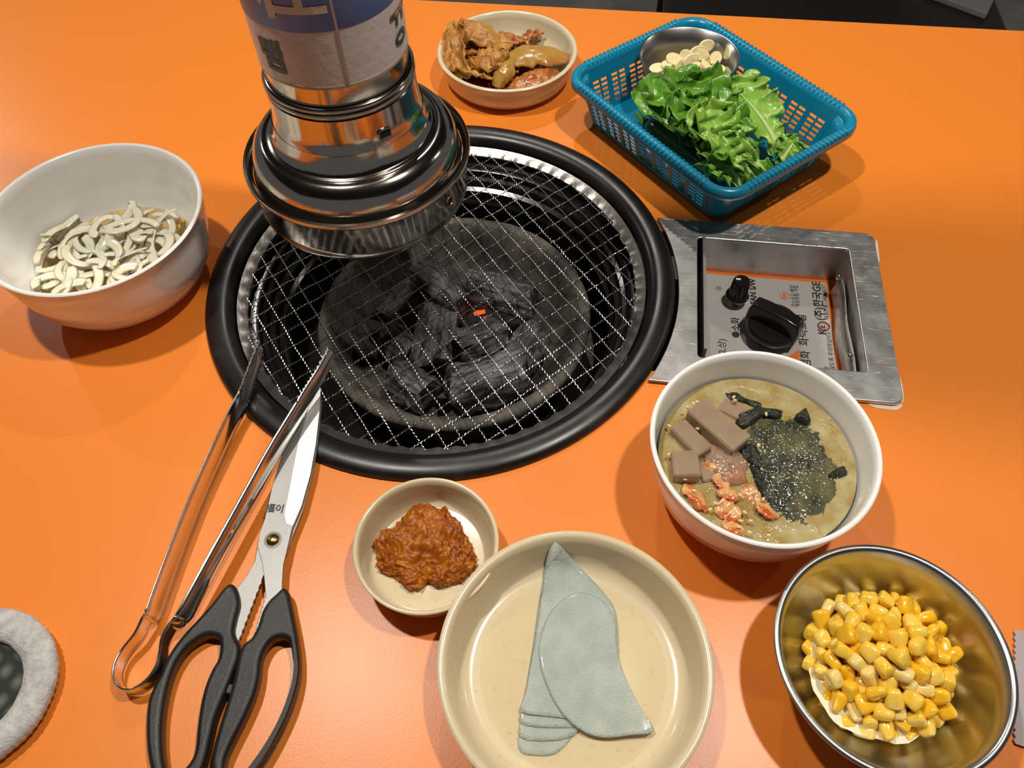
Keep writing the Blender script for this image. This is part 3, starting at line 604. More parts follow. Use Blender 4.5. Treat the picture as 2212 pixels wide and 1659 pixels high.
# jelly sticks
def stick(pa, pb, z, w, h, label):
    a, b = at(*pa, z), at(*pb, z + 0.001); d = b - a; mb = MB(); mb.box((0, 0, 0), (d.length, w, h))
    bm = bmesh.new(); me0 = mesh_from('x', mb, False); bm.from_mesh(me0); bmesh.ops.bevel(bm, geom=bm.edges[:], offset=0.0007, segments=2, affect='EDGES'); me = bpy.data.meshes.new('jelly_stick'); bm.to_mesh(me); bm.free()
    me.polygons.foreach_set('use_smooth', [True]*len(me.polygons)); me.set_sharp_from_angle(angle=R_(50))
    o = obj('jelly_stick', me, 'jelly'); o.location = (a + b)/2; o.rotation_mode = 'QUATERNION'; o.rotation_quaternion = d.to_track_quat('X', 'Z'); tag(o, label, 'acorn jelly', 'acorn jelly sticks in the soup')
stick((1500, 885), (1598, 970), SZ + 0.0035, 0.0165, 0.013, 'longest brown acorn jelly stick, uppermost in the soup')
stick((1462, 925), (1520, 985), SZ + 0.0005, 0.0120, 0.012, 'narrow brown jelly stick at the left side of the soup')
stick((1475, 985), (1482, 1040), SZ + 0.0008, 0.0160, 0.014, 'squat brown jelly cube at the lower left of the soup')
stick((1555, 880), (1610, 905), SZ - 0.0042, 0.012, 0.010, 'half sunken jelly stick behind the longest one')
stick((1515, 1010), (1535, 1045), SZ - 0.0035, 0.010, 0.010, 'half sunken jelly piece beside the kimchi')
# kimchi pieces in the soup
def chunk(pa, pb, z, w, h, seed, name, mt, label, group, cat='kimchi', cup=0.25):
    w *= 1.3; h *= 0.75
    a, b = at(*pa, z), at(*pb, z); d = b - a; n, m = 12, 10; L = d.length; rows = []
    for i in range(n + 1):
        u = i/n; row = []; e = math.sqrt(max(0.03, 1 - abs(2*u - 1)**3.5))
        for k in range(m + 1):
            t = 2*math.pi*k/m; x = (u - 0.5)*L; y = w/2*e*math.cos(t); zz = h/2*e*math.sin(t) + cup*h*(math.cos(t)**2 - 0.5)
            w_ = 1; nz = fbm((x*1.0 + seed, y, zz), 230)*0.0022; row.append((x, y + nz, zz + nz))
        rows.append(row)
    mb = MB().grid(rows); o = obj(name, mesh_from(name, mb), mt); o.location = (a + b)/2; o.rotation_mode = 'QUATERNION'; o.rotation_quaternion = d.to_track_quat('X', 'Z') @ Euler((math.sin(seed*5)*0.5, 0, 0)).to_quaternion()
    tag(o, label, cat, group); return o
G_ = 'kimchi pieces in the soup'
chunk((1478, 1045), (1528, 1105), SZ + 0.001, 0.0085, 0.006, 1.0, 'kimchi_piece', 'kimchi_white', 'pale kimchi stem along the left rim of the soup', G_)
chunk((1548, 1060), (1598, 1078), SZ + 0.0025, 0.0075, 0.005, 2.0, 'kimchi_piece', 'kimchi_white', 'pinkish kimchi rib in the middle of the soup kimchi', G_)
chunk((1545, 1090), (1600, 1120), SZ + 0.0022, 0.009, 0.005, 3.0, 'kimchi_piece', 'kimchi_white', 'white kimchi rib nearest the front of the soup', G_)
chunk((1518, 1008), (1565, 1030), SZ + 0.0015, 0.008, 0.005, 4.0, 'kimchi_piece', 'kimchi_white', 'chilli red kimchi shred under the jelly slush', G_)
chunk((1545, 1025), (1570, 1062), SZ + 0.002, 0.006, 0.005, 5.0, 'kimchi_piece', 'kimchi_white', 'narrow red kimchi shred pointing to the viewer', G_)
chunk((1635, 1080), (1680, 1120), SZ + 0.001, 0.010, 0.005, 6.0, 'kimchi_piece', 'kimchi_white', 'orange kimchi leaf beside the laver slush', G_)
chunk((1560, 1128), (1605, 1150), SZ + 0.001, 0.008, 0.005, 7.0, 'kimchi_piece', 'kimchi_white', 'small orange kimchi scrap at the front rim of the soup', G_)
chunk((1600, 1050), (1640, 1090), SZ + 0.000, 0.009, 0.004, 8.0, 'kimchi_piece', 'kimchi_white', 'sunken orange kimchi leaf in the centre of the soup', G_)
mb = mound(spx([(1520, 970), (1545, 950), (1580, 965), (1610, 985), (1615, 1030), (1590, 1048), (1555, 1040), (1528, 1005)], SZ + 0.002), SZ + 0.001, 0.0042, 9.0)
M['slush_red'] = mat('tinted_ice_slush', (0.30, 0.20, 0.13, 1), 0.1, var=(0.42, 0.15, 0.05, 1), vscale=60, ramp=(0.45, 0.7), bump=0.9, bscale=520, coat=0.6)
solo('ice_slush', mb, 'slush_red', 'brownish crushed ice over the end of the jelly sticks', 'ice')
# white flecks painted as glints of the crushed ice, too many to count
rc = random.Random(5); mb = MB()
for i in range(900):
    px, py = rc.gauss(1690, 75), rc.gauss(1010, 85)
    if ((px - 1640)/190)**2 + ((py - 1000)/150)**2 > 1: continue
    if px < 1610 and py < 960: continue
    c = at(px, py, SZ + 0.0012 + 0.0016*max(0, 1 - ((px - 1705)/110)**2 - ((py - 1010)/130)**2)); q = rc.uniform(0.00015, 0.0005); R3 = Euler((rc.random()*6, rc.random()*6, rc.random()*6)).to_matrix()
    mb.add([c + R3 @ Vector(v)*q for v in ((1, 0, 0), (-1, 0, 0), (0, 1, 0), (0, -1, 0), (0, 0, 1), (0, 0, -1))], [(0, 2, 4), (2, 1, 4), (1, 3, 4), (3, 0, 4), (2, 0, 5), (1, 2, 5), (3, 1, 5), (0, 3, 5)])
M['ice'] = mat('ice_glint_white', (0.85, 0.85, 0.78, 1), 0.08)
ice = solo('ice_glint_flecks', mb, 'ice', 'white flecks painted as glints of crushed ice over the soup', 'ice', smooth=False); ice['kind'] = 'stuff'
# sesame
sm = mesh_from('sesame_seed', MB().lathe((0, 0, 0), [(0, -0.0017), (0.0006, -0.0013), (0.00095, -0.0004), (0.0009, 0.0004), (0.0005, 0.0012), (0, 0.0016)], 10)); sm.materials.append(M['sesame'])
seeds = [(1485, 880), (1498, 872), (1506, 868), (1512, 872), (1508, 878), (1585, 858), (1588, 865), (1446, 920), (1468, 932), (1507, 926), (1655, 895), (1639, 962), (1445, 982), (1480, 1035), (1577, 948), (1500, 1060), (1599, 1070), (1633, 1063), (1649, 1078), (1609, 1107), (1622, 1125), (1545, 1087), (1600, 1125), (1596, 1138), (1535, 1100), (1620, 1150)]
for i, (x, y) in enumerate(seeds):
    dz = 0.0082 if i in (0, 1, 2, 3, 4, 14) else 0.0045
    o = obj('sesame_seed', sm, None); o.location = at(x, y, SZ + dz); o.rotation_euler = (R_(90) + rr.uniform(-.3, .3), 0, rr.uniform(0, 6.28)); tag(o, 'tiny pale sesame seed floating on the soup', 'sesame seed', 'sesame seeds on the soup')

# ------------------------------------------------------------------ sweetcorn
def corn_mat(name, c1, c2):
    return mat(name, c1, 0.16, var=c2, vscale=110, ramp=(0.4, 0.75), sss=0.25, sssr=(0.003,), coat=0.4)
CM = [corn_mat('corn_deep_yellow', (0.88, 0.47, 0.012, 1), (0.88, 0.54, 0.04, 1)), corn_mat('corn_yellow', (0.88, 0.54, 0.035, 1), (0.90, 0.66, 0.15, 1)), corn_mat('corn_pale', (0.88, 0.62, 0.15, 1), (0.90, 0.75, 0.38, 1))]
def kernel(v):
    r = random.Random(v*13 + 5); a, b, c = 0.0058*r.uniform(0.88, 1.1), 0.0042*r.uniform(0.85, 1.15), 0.0055*r.uniform(0.9, 1.12); tp_ = r.uniform(0.28, 0.45); n, m = 9, 14; rows = []
    pw = lambda x, e: math.copysign(abs(x)**e, x)
    for i in range(n + 1):
        ph = -math.pi/2 + math.pi*i/n; row = []
        for k in range(m + 1):
            th = 2*math.pi*k/m; cz = pw(math.sin(ph), 0.55); k2 = 1 - tp_*(0.5 - 0.5*cz)
            row.append((a*k2*pw(math.cos(ph), 0.5)*pw(math.cos(th), 0.62), b*k2*pw(math.cos(ph), 0.5)*pw(math.sin(th), 0.62) + 0.0006*cz*math.sin(v), c*cz - 0.0007*(cz > 0.9)*math.cos(th*2)*r.random()*0.5))
        rows.append(row)
    me = mesh_from('corn_kernel', MB().grid(rows)); me.materials.append(CM[(0, 1, 0, 2, 1, 0, 1, 1)[v % 8]]); return me
KM = [kernel(i) for i in range(8)]
# settle the kernels as little balls inside the bowl
rs = np.random.RandomState(4); NK = 235; KRAD = 0.0048
hx = at(1925, 1412, 0.02); tgt = np.array([hx.x - cc_.x, hx.y - cc_.y])
P = np.c_[rs.normal(tgt[0], 0.022, NK), rs.normal(tgt[1], 0.022, NK), rs.uniform(0.02, 0.07, NK)]
iprof = np.array([(a*CR, b*CH) for a, b in corn_prof[12:]])[::-1]
def bowl_z(r): return np.interp(r, iprof[:, 0], iprof[:, 1])
for it in range(260):
    P[:, 2] -= 0.0006; P[:, :2] += (tgt - P[:, :2])*0.012
    for _ in range(2):
        D = P[:, None] - P[None]; L = np.sqrt((D**2).sum(2)) + np.eye(NK); ov = np.clip(2*KRAD*0.97 - L, 0, None); np.fill_diagonal(ov, 0)
        P += (D/L[..., None]*ov[..., None]*0.42).sum(1)
        r = np.hypot(P[:, 0], P[:, 1]); zmin = bowl_z(r + KRAD*0.5) + KRAD*0.8; low = P[:, 2] < zmin
        P[low, 2] = zmin[low]; k = np.where(low & (r > 0.02), 0.985, 1.0); P[:, 0] *= k; P[:, 1] *= k
for i in range(NK):
    o = obj('corn_kernel', KM[i % 8], None); o.location = (cc_.x + P[i, 0], cc_.y + P[i, 1], P[i, 2]); o.rotation_euler = (rs.uniform(0, 6.28), rs.uniform(0, 6.28), rs.uniform(0, 6.28))
    tag(o, ('deep golden', 'bright yellow', 'pale creamy')[(0, 1, 0, 2, 1, 0, 1, 1)[i % 8]] + ' sweetcorn kernel heaped in the steel bowl', 'corn kernel', 'sweetcorn kernels in the steel bowl')
mc = at(1882, 1455, 0.010)
mb = disc_mesh((mc.x, mc.y), 0.0365, 0.0112, 64, 0.10, 2.0); solo('corn_dressing', mb, 'mayo', 'milky white dressing pooled under the sweetcorn', 'sauce')

# ------------------------------------------------------------------ bean paste
M['paste'] = mat('red_bean_paste', (0.27, 0.052, 0.002, 1), 0.27, var=(0.48, 0.17, 0.008, 1), vscale=130, ramp=(0.4, 0.72), bump=0.6, bscale=500, spec=0.35)
bm = bmesh.new(); bmesh.ops.create_icosphere(bm, subdivisions=6, radius=1.0)
cpaste = at(920, 1195, 0.008); poly = [at(x, y, 0.008) for x, y in [(818, 1160), (845, 1145), (880, 1112), (915, 1090), (955, 1103), (985, 1125), (1000, 1150), (1018, 1170), (1018, 1240), (960, 1265), (925, 1262), (880, 1270), (850, 1245), (820, 1235)]]
pol = sorted([(math.atan2(p.y - cpaste.y, p.x - cpaste.x), math.hypot(p.x - cpaste.x, p.y - cpaste.y)) for p in poly]); pa_ = np.array([q[0] for q in pol]); pr_ = np.array([q[1] for q in pol])
for v in bm.verts:
    a = math.atan2(v.co.y, v.co.x); R0 = float(np.interp(a, np.r_[pa_[-1] - 2*math.pi, pa_, pa_[0] + 2*math.pi], np.r_[pr_[-1], pr_, pr_[0]]))
    h = math.hypot(v.co.x, v.co.y); z = v.co.z; hh = h**0.75; ridge = 0.015*(0.75 + 0.25*math.cos(a - 1.2))
    x, y = R0*0.97*hh*math.cos(a), R0*0.97*hh*math.sin(a); zz = (z*ridge if z > 0 else z*0.003)
    n1 = fbm((x, y, zz), 110, 3); n2 = noise.turbulence(Vector((x, y, zz))*330, 3, True)
    k = 1 + 0.10*n1; dz = 0.0030*n1 + 0.0040*(n2 - 0.4); v.co = Vector((x*k*(1 + 0.07*n2), y*k*(1 + 0.07*n2), max(-0.0012, zz + (dz if z > -0.2 else 0)))) + Vector((cpaste.x, cpaste.y, 0.0062))
me = bpy.data.meshes.new('bean_paste'); bm.to_mesh(me); bm.free(); mb = MB(); mb.add([v.co for v in me.vertices], [tuple(p.vertices) for p in me.polygons])
solo('bean_paste', mb, 'paste', 'lumpy red-brown soybean paste heaped in the small dish', 'paste', auto=None)

# ------------------------------------------------------------------ pickled radish slices
RZ = PH*0.15 + 0.0004
def slice_(pts, z, label, th=0.0008, sag=0.0):
    ip = sorted([(a*PR_, b*PH) for a, b in plate_prof[13:]]); ir, iz = [q[0] for q in ip], [q[1] for q in ip]
    def lift(x, y): return max(0.0, float(np.interp(math.hypot(x - pc_.x, y - pc_.y), ir, iz)) + 0.0004 - RZ)
    out = []
    for x, y in pts:
        p = at(x, y, z)
        lz = 0.0
        for _ in range(40): lz += 0.25*(lift(p.x, p.y) - lz); p = at(x, y, z + lz)
        out.append(Vector((p.x, p.y, 0)))
    lp = smooth_loop(out, 3); c = sum(lp, Vector())/len(lp); rows = []
    for t in (0.0, 0.12, 0.25, 0.4, 0.55, 0.7, 0.85, 0.94, 1.0):
        row = []
        for p in lp + [lp[0]]:
            x, y = c.x + (p.x - c.x)*t, c.y + (p.y - c.y)*t; row.append((x, y, z + lift(x, y) + 0.0004*fbm((x, y, z*100), 60)))
        rows.append(row)
    mb = MB().grid(rows); o = solo('radish_slice', mb, 'radish', label, 'radish slice', 'pickled radish slices on the beige dish'); solidify(o, th, 0); return o
edge = [(1186, 1187), (1230, 1200), (1275, 1248), (1318, 1298), (1330, 1330), (1335, 1400), (1330, 1470), (1300, 1530), (1260, 1560)]
slice_(edge + [(1230, 1600), (1200, 1628), (1160, 1632), (1120, 1618), (1128, 1540), (1150, 1400), (1166, 1290)], RZ, 'lowest pale radish slice, touching the dish at the front left')
slice_(edge + [(1240, 1588), (1190, 1600), (1123, 1592), (1131, 1530), (1152, 1395), (1168, 1285)], RZ + 0.0010, 'second radish slice from the bottom of the stack')
slice_(edge + [(1250, 1570), (1190, 1572), (1125, 1562), (1133, 1515), (1154, 1390), (1170, 1280)], RZ + 0.0020, 'third radish slice from the bottom of the stack')
slice_(edge + [(1245, 1555), (1190, 1548), (1126, 1538), (1135, 1500), (1156, 1385), (1172, 1280)], RZ + 0.0030, 'fourth radish slice from the bottom of the stack')
slice_([(1240, 1280), (1290, 1290), (1325, 1330), (1332, 1400), (1345, 1450), (1378, 1520), (1412, 1578), (1360, 1588), (1310, 1593), (1265, 1583), (1222, 1550), (1190, 1500), (1168, 1440), (1166, 1385), (1190, 1320)], RZ + 0.0042, 'topmost bluish radish slice folded across the stack', 0.0012)
mb = disc_mesh((pc_.x, pc_.y), PR_*0.72, PH*0.15 + 0.0008, 64, 0.04, 1.0); solo('radish_brine', mb, 'brine', 'thin clear brine under the radish slices', 'sauce')

# ------------------------------------------------------------------ leafy sheets: kimchi and lettuce
def sheet(base, mid, tip, width, side, prof, ruffle, freq, seed, cup=0.0, n=40, m=24, jag=0.1, crumple=0.0, fold=0.0):
    base, mid, tip = Vector(base), Vector(mid), Vector(tip); rows = []
    for i in range(n + 1):
        s = i/n; c = base*(1 - s)**2 + mid*2*s*(1 - s) + tip*s*s; t = ((mid - base)*(1 - s) + (tip - mid)*s).normalized()
        sd = (side - t*side.dot(t)).normalized(); up = sd.cross(t); up = up if up.z >= 0 else -up
        w = width*prof(s); row = []
        for k in range(m + 1):
            v = -1 + 2*k/m; e = max(abs(v), (s - 0.72)/0.28 if s > 0.72 else 0); j = 1 + jag*fbm((s*freq*2.2, math.copysign(1, v)*3, seed), 1.7)*abs(v)**3
            ruf = ruffle*(e**2.2)*(math.sin(freq*6.283*s*(1 + 0.15*v) + seed*3 + 2.5*fbm((s*3, v, seed), 1.5)) + 0.6*fbm((s*freq*1.5, v*2.5, seed + 5), 1.6))
            lat = 0.5*ruffle*(e**2.5)*math.sin(freq*9.7*s + seed*7 + v*3)
            q = c + sd*(w*v*j*(1 - fold*v*v)) + up*(cup*w*v*v + ruf) + t*(lat*1.2)
            if crumple: q += Vector((fbm((s*2.5, v*1.2, seed), 1.6), fbm((s*2.5 + 9, v*1.2, seed), 1.6), fbm((s*2.5, v*1.2 + 7, seed), 1.6)))*crumple
            row.append(q)
        rows.append(row)
    return MB().grid(rows)
def fld(z): return lambda x, y: at(x, y, z)
def side_of(ax, ay, bx, by, z=0.03): return (at(bx, by, z) - at(ax, ay, z)).normalized()
M['roast_kimchi'] = mat('roasted_kimchi', (0.34, 0.125, 0.016, 1), 0.36, var=(0.60, 0.34, 0.085, 1), vscale=48, ramp=(0.38, 0.68), bump=0.3, bscale=260, spec=0.35, sss=0.1, sssr=(0.003,))
M['roast_stem'] = mat('kimchi_stem', (0.44, 0.25, 0.045, 1), 0.28, var=(0.42, 0.16, 0.03, 1), vscale=55, ramp=(0.48, 0.7), sss=0.15, sssr=(0.004,), coat=0.5)
M['roast_red'] = mat('red_kimchi_shred', (0.36, 0.085, 0.012, 1), 0.25, var=(0.56, 0.27, 0.08, 1), vscale=70, ramp=(0.42, 0.66), bump=0.5, bscale=400, coat=0.5)
def kim(pb, pm, pt, zb, zm, zt, w, sd, mt, label, ruf=0.002, fr=3, seed=1, cup=0.5, cr=0.003):
    w *= 1.28; mb = sheet(at(*pb, zb), at(*pm, zm), at(*pt, zt), w, sd, lambda s: 0.55 + 0.45*math.sin(math.pi*min(1, s*0.9 + 0.08)), ruf, fr, seed, cup, 30, 18, 0.15, cr)
    o = solo('kimchi_leaf', mb, mt, label, 'kimchi', 'kimchi pieces in the cream dish', auto=None); solidify(o, 0.0014, 0); return o
sv = side_of(1040, 60, 1040, 160); sh_ = side_of(960, 100, 1200, 100)
kim((1000, 170), (975, 105), (992, 48), 0.010, 0.026, 0.036, 0.010, (sh_ - sv*0.2 + Vector((0, 0, 0.5))).normalized(), 'roast_kimchi', 'curled kimchi leaf standing against the left side of the dish', 0.002, 3, 1.2, 0.7, 0.004)
kim((990, 55), (1050, 50), (1110, 95), 0.034, 0.040, 0.022, 0.014, sv, 'roast_kimchi', 'broad kimchi leaf arching over the back of the heap', 0.002, 3, 2.4, -0.5, 0.004)
kim((1010, 135), (1050, 100), (1100, 125), 0.014, 0.040, 0.020, 0.013, sv, 'roast_kimchi', 'folded golden kimchi leaf in the middle of the heap', 0.0028, 4, 3.1, -0.4, 0.005)
kim((1090, 125), (1150, 88), (1228, 120), 0.018, 0.036, 0.018, 0.013, sv, 'roast_stem', 'smooth yellow-green kimchi stem on the right of the heap', 0.0006, 2, 4.0, -0.5, 0.0015)
kim((1100, 130), (1085, 150), (1075, 190), 0.024, 0.026, 0.008, 0.0075, sh_, 'roast_stem', 'rounded kimchi stem hanging to the front of the dish', 0.0006, 2, 5.0, -0.8, 0.001)
kim((1100, 185), (1150, 160), (1195, 142), 0.010, 0.022, 0.014, 0.010, sv, 'roast_red', 'reddish kimchi shred along the front right of the dish', 0.0018, 4, 6.0, -0.5, 0.003)
kim((990, 130), (1010, 160), (1060, 165), 0.012, 0.018, 0.014, 0.010, sv, 'roast_kimchi', 'thin kimchi leaf drooping at the front left of the heap', 0.0025, 4, 7.0, 0.5, 0.004)
kim((1095, 72), (1118, 78), (1130, 100), 0.018, 0.030, 0.018, 0.008, sh_, 'roast_red', 'dark red kimchi tuft behind the heap', 0.002, 4, 8.0, -0.6, 0.003)
kim((1130, 85), (1150, 78), (1168, 75), 0.012, 0.016, 0.018, 0.007, sv, 'roast_red', 'small orange kimchi scrap at the back right of the dish', 0.002, 3, 9.0, 0.2, 0.003)
kim((1020, 110), (1040, 130), (1085, 140), 0.010, 0.020, 0.022, 0.012, sv, 'roast_kimchi', 'crumpled kimchi leaf under the middle fold', 0.003, 4, 10.0, 0.3, 0.005)
mb = disc_mesh((kc_.x - 0.008, kc_.y - 0.006), KR*0.62, KH*0.175, 40, 0.2, 3.0); solo('kimchi_juice', mb, 'juice', 'thin brown juice under the roasted kimchi', 'sauce')

kim((985, 100), (1015, 88), (1050, 118), 0.012, 0.022, 0.018, 0.013, sv, 'roast_red', 'reddish kimchi leaf inside the left-hand curl', 0.0025, 4, 11.0, 0.3, 0.004)
kim((1060, 150), (1080, 118), (1120, 140), 0.010, 0.026, 0.014, 0.011, sv, 'roast_kimchi', 'golden kimchi leaf tucked under the stems', 0.0025, 4, 12.0, -0.3, 0.004)
# ------------------------------------------------------------------ basket
BH = 0.050; DB = BH - 0.068; kf = H - BH
bcx, bcy = 0.4332*kf, 1.3944*kf; bc = W(bcx, bcy); BA = R_(-56.3) + TH
BW, BL = 0.398*kf, 0.506*kf                     # outer rim: short and long side
basket = thing('plastic_basket', (bc.x, bc.y, 0), 'teal blue plastic basket with slotted sides holding lettuce', 'basket')
ca_, sa_ = math.cos(BA), math.sin(BA)
def B(u, v, z): return (bc.x + u*ca_ - v*sa_, bc.y + u*sa_ + v*ca_, z)   # u along the long side, v along the short side
def ring_pts(L, Wd, r, n=8): return rrect(-L/2, L/2, -Wd/2, Wd/2, r, n)
# rim: rounded section swept around
def sec_ring(off, z): return [B(x, y, z + DB) for x, y in ring_pts(BL + 2*off, BW + 2*off, 0.026 + off)]
rows = []
for off, z in ((-0.0105, 0.0575), (-0.0100, 0.0630), (-0.0088, 0.0668), (-0.0060, 0.0690), (-0.0030, 0.0690), (-0.0008, 0.0675), (0.0, 0.0650), (-0.0004, 0.0605), (-0.0022, 0.0590), (-0.0026, 0.0605), (-0.0030, 0.0650), (-0.0060, 0.0668), (-0.0080, 0.0650), (-0.0090, 0.0575)):
    q = sec_ring(off, z); rows.append(q + [q[0]])
mb = MB().grid(rows); part('rim', mb, 'blue_basket', basket, auto=60)
# beading on the straight runs of the rim
mb = MB(); bead = []
for sgn in (1, -1):
    for n_, Ln, other, ax in ((34, BL, BW, 0), (25, BW, BL, 1)):
        for i in range(n_):
            t = -Ln/2 + 0.026 + (Ln - 0.052)*(i + 0.5)/n_; bead.append((t, sgn*(other/2 - 0.0040), 0) if ax == 0 else (sgn*(other/2 - 0.0040), t, 1))
for u, v, ax in bead:
    rows = []
    for i in range(7):
        ph = -math.pi/2 + math.pi*i/6; row = []
        for k in range(9):
            th = 2*math.pi*k/8; a, b, c = 0.0019*math.cos(ph)*math.cos(th), 0.0046*math.cos(ph)*math.sin(th), 0.0022*math.sin(ph)
            row.append(B(u + (a if ax == 0 else b), v + (b if ax == 0 else a), 0.0678 + DB + c))
        rows.append(row)
    mb.grid(rows)
bd = part('rim_beading', mb, 'blue_basket', basket); bd['kind'] = 'stuff'
# slotted walls
def wall(side):
    long = side < 2; Ltop, Lbot = (BL, BL*0.80) if long else (BW, BW*0.76); otop, obot = (BW, BW*0.76) if long else (BL, BL*0.80); sg = 1 if side % 2 else -1
    ins = 0.0092; ncol = 14 if long else 10
    def pt(s, h):   # s in -0.5..0.5, h 0..1 from bottom
        half = (otop/2 - ins)*h + (obot/2)*(1 - h); Lr = (Ltop - 2*ins - 0.034)*h + (Lbot - 0.022)*(1 - h); z = 0.004 + (0.0585 + DB)*h
        return B(s*Lr, sg*half, z) if long else B(sg*half, s*Lr, z)
    mb = MB(); S = [-0.5]; hole_s = []
    cw = 1/(ncol/2*2.55 + 0.3); x = -0.5 + 0.25*cw
    for g in range(ncol//2):
        for q in range(2): S += [x, x + 0.92*cw]; hole_s.append(len(S) - 2); x += 1.08*cw
        x += 0.39*cw
    S.append(0.5); HH = [0.0, 0.10]; hole_h = []; nrow = 6; y = 0.10
    for q in range(nrow): HH += [y + 0.03, y + 0.104]; hole_h.append(len(HH) - 2); y += 0.110
    HH = sorted(set([round(h, 4) for h in HH])) + [1.0]
    hs = [HH.index(round(0.10 + 0.110*q + 0.03, 4)) for q in range(nrow)]
    vs = [[pt(s, h) for s in S] for h in HH]; m = len(S); allv = [p for r in vs for p in r]; fs = []
    for i in range(len(HH) - 1):
        for j in range(m - 1):
            if i in hs and j in hole_s: continue
            fs.append((i*m + j, i*m + j + 1, (i + 1)*m + j + 1, (i + 1)*m + j))
    mb.add(allv, fs); o = part('slotted_wall', mb, 'blue_basket', basket, False); solidify(o, 0.0018, 0)
for s_ in range(4): wall(s_)
# corner webs and floor
for i, (sx, sy) in enumerate(((1, 1), (-1, 1), (-1, -1), (1, -1))):
    rows = []
    for h in (0, 0.25, 0.5, 0.75, 1.0):
        a, b = (BL/2 - 0.0092)*h + BL*0.40*(1 - h), (BW/2 - 0.0092)*h + BW*0.38*(1 - h); r = 0.0168*h + 0.011*(1 - h); row = []
        for k in range(9):
            t = R_(90*k/8); row.append(B(sx*(a - r + r*math.cos(t)), sy*(b - r + r*math.sin(t)), 0.004 + (0.0585 + DB)*h))
        rows.append(row)
    solidify(part('corner', MB().grid(rows), 'blue_basket', basket), 0.0018, 0)
mb = MB(); mb.prism([B(x, y, 0)[:2] for x, y in ring_pts(BL*0.80, BW*0.76, 0.011)], 0.003, 0.005); part('basket_floor', mb, 'blue_basket', basket, False)
for sx in (1, -1):
    mb = MB(); q = ring_pts(BL*0.72, BW*0.68, 0.01); mb.tube([B(x, y, 0.0018) for x, y in q], 0.0018, 6, closed=True)
part('foot_ring', mb, 'blue_basket', basket)

# garlic bowl standing in the back corner of the basket
GH = 0.058; kg = H - GH; gc = W(0.4140*kg, 1.5420*kg); GRd = 0.1085*kg; gb0 = 0.0052
gprof = [(0.0, 0.0), (0.45, 0.0), (0.62, 0.06), (0.80, 0.27), (0.92, 0.60), (0.975, 0.95), (1.0, 0.97), (0.995, 1.0), (0.965, 0.99), (0.90, 0.60), (0.78, 0.29), (0.60, 0.09), (0.42, 0.03), (0.0, 0.03)]
mb = MB(); mb.lathe((gc.x, gc.y, 0), [(a*GRd*(0.93 if b < 0.9 else 1), gb0 + 0.012 + b*(GH - gb0 - 0.012)) for a, b in gprof], 96); solo('garlic_bowl', mb, 'steel_bowl', 'small steel bowl of sliced garlic in the teal basket', 'bowl', auto=60)
gl = [(1418, 148, .050, 15, 20), (1440, 140, .053, 5, 60), (1455, 128, .056, 30, 10), (1470, 142, .052, 70, 40), (1482, 122, .058, 65, -30), (1492, 132, .056, 70, 35), (1505, 112, .061, 75, 30), (1512, 118, .060, 60, -20), (1524, 100, .064, 72, 25), (1525, 140, .053, 40, 80), (1545, 125, .058, 50, -60), (1548, 150, .050, 20, 10), (1570, 112, .062, 75, -75), (1500, 150, .050, 20, 50), (1475, 155, .047, 10, 0), (1440, 155, .046, 10, 90)]
for i, (x, y, z, tl, rzv) in enumerate(gl):
    mb = MB(); pts = []
    L, w, th = 0.0085*rr.uniform(0.85, 1.1), 0.0056*rr.uniform(0.9, 1.15), 0.0013
    rows = []
    for rad, zz in ((0.02, -th), (0.92, -th), (1.0, -0.4*th), (1.0, 0.4*th), (0.92, th), (0.02, th)):
        rows.append([(rad*L*math.cos(2*math.pi*k/24)*(1 + 0.12*math.cos(2*math.pi*k/24)), rad*w*math.sin(2*math.pi*k/24), zz) for k in range(25)])
    mb.grid(rows); o = obj('garlic_slice', mesh_from('garlic_slice', mb, True, 50), 'garlic'); o.location = at(x, y, z*0.80); o.rotation_euler = (R_(tl), R_(rr.uniform(-15, 15)), R_(rzv))
    tag(o, 'pale yellow slice of raw garlic in the small steel bowl', 'garlic slice', 'garlic slices in the steel bowl')

# lettuce and peppers
M['lettuce'] = mat('green_lettuce', (0.055, 0.19, 0.012, 1), 0.3, var=(0.17, 0.38, 0.035, 1), vscale=40, ramp=(0.35, 0.7), bump=0.5, bscale=240, coat=0.15, sss=0.08, sssr=(0.002,))
M['lettuce_pale'] = mat('pale_lettuce', (0.16, 0.36, 0.03, 1), 0.3, var=(0.33, 0.52, 0.10, 1), vscale=40, ramp=(0.35, 0.7), bump=0.5, bscale=240, coat=0.15, sss=0.08, sssr=(0.002,))
M['rib'] = mat('lettuce_rib', (0.52, 0.62, 0.28, 1), 0.3, var=(0.40, 0.55, 0.16, 1), vscale=60)
M['pepper'] = mat('green_chilli', (0.012, 0.05, 0.006, 1), 0.2, var=(0.03, 0.10, 0.01, 1), vscale=20)
def lprof(s): return (0.16 + 0.84*min(1, (s/0.62))**1.2)*(1 if s < 0.85 else math.sqrt(max(0.05, 1 - ((s - 0.85)/0.16)**2)))
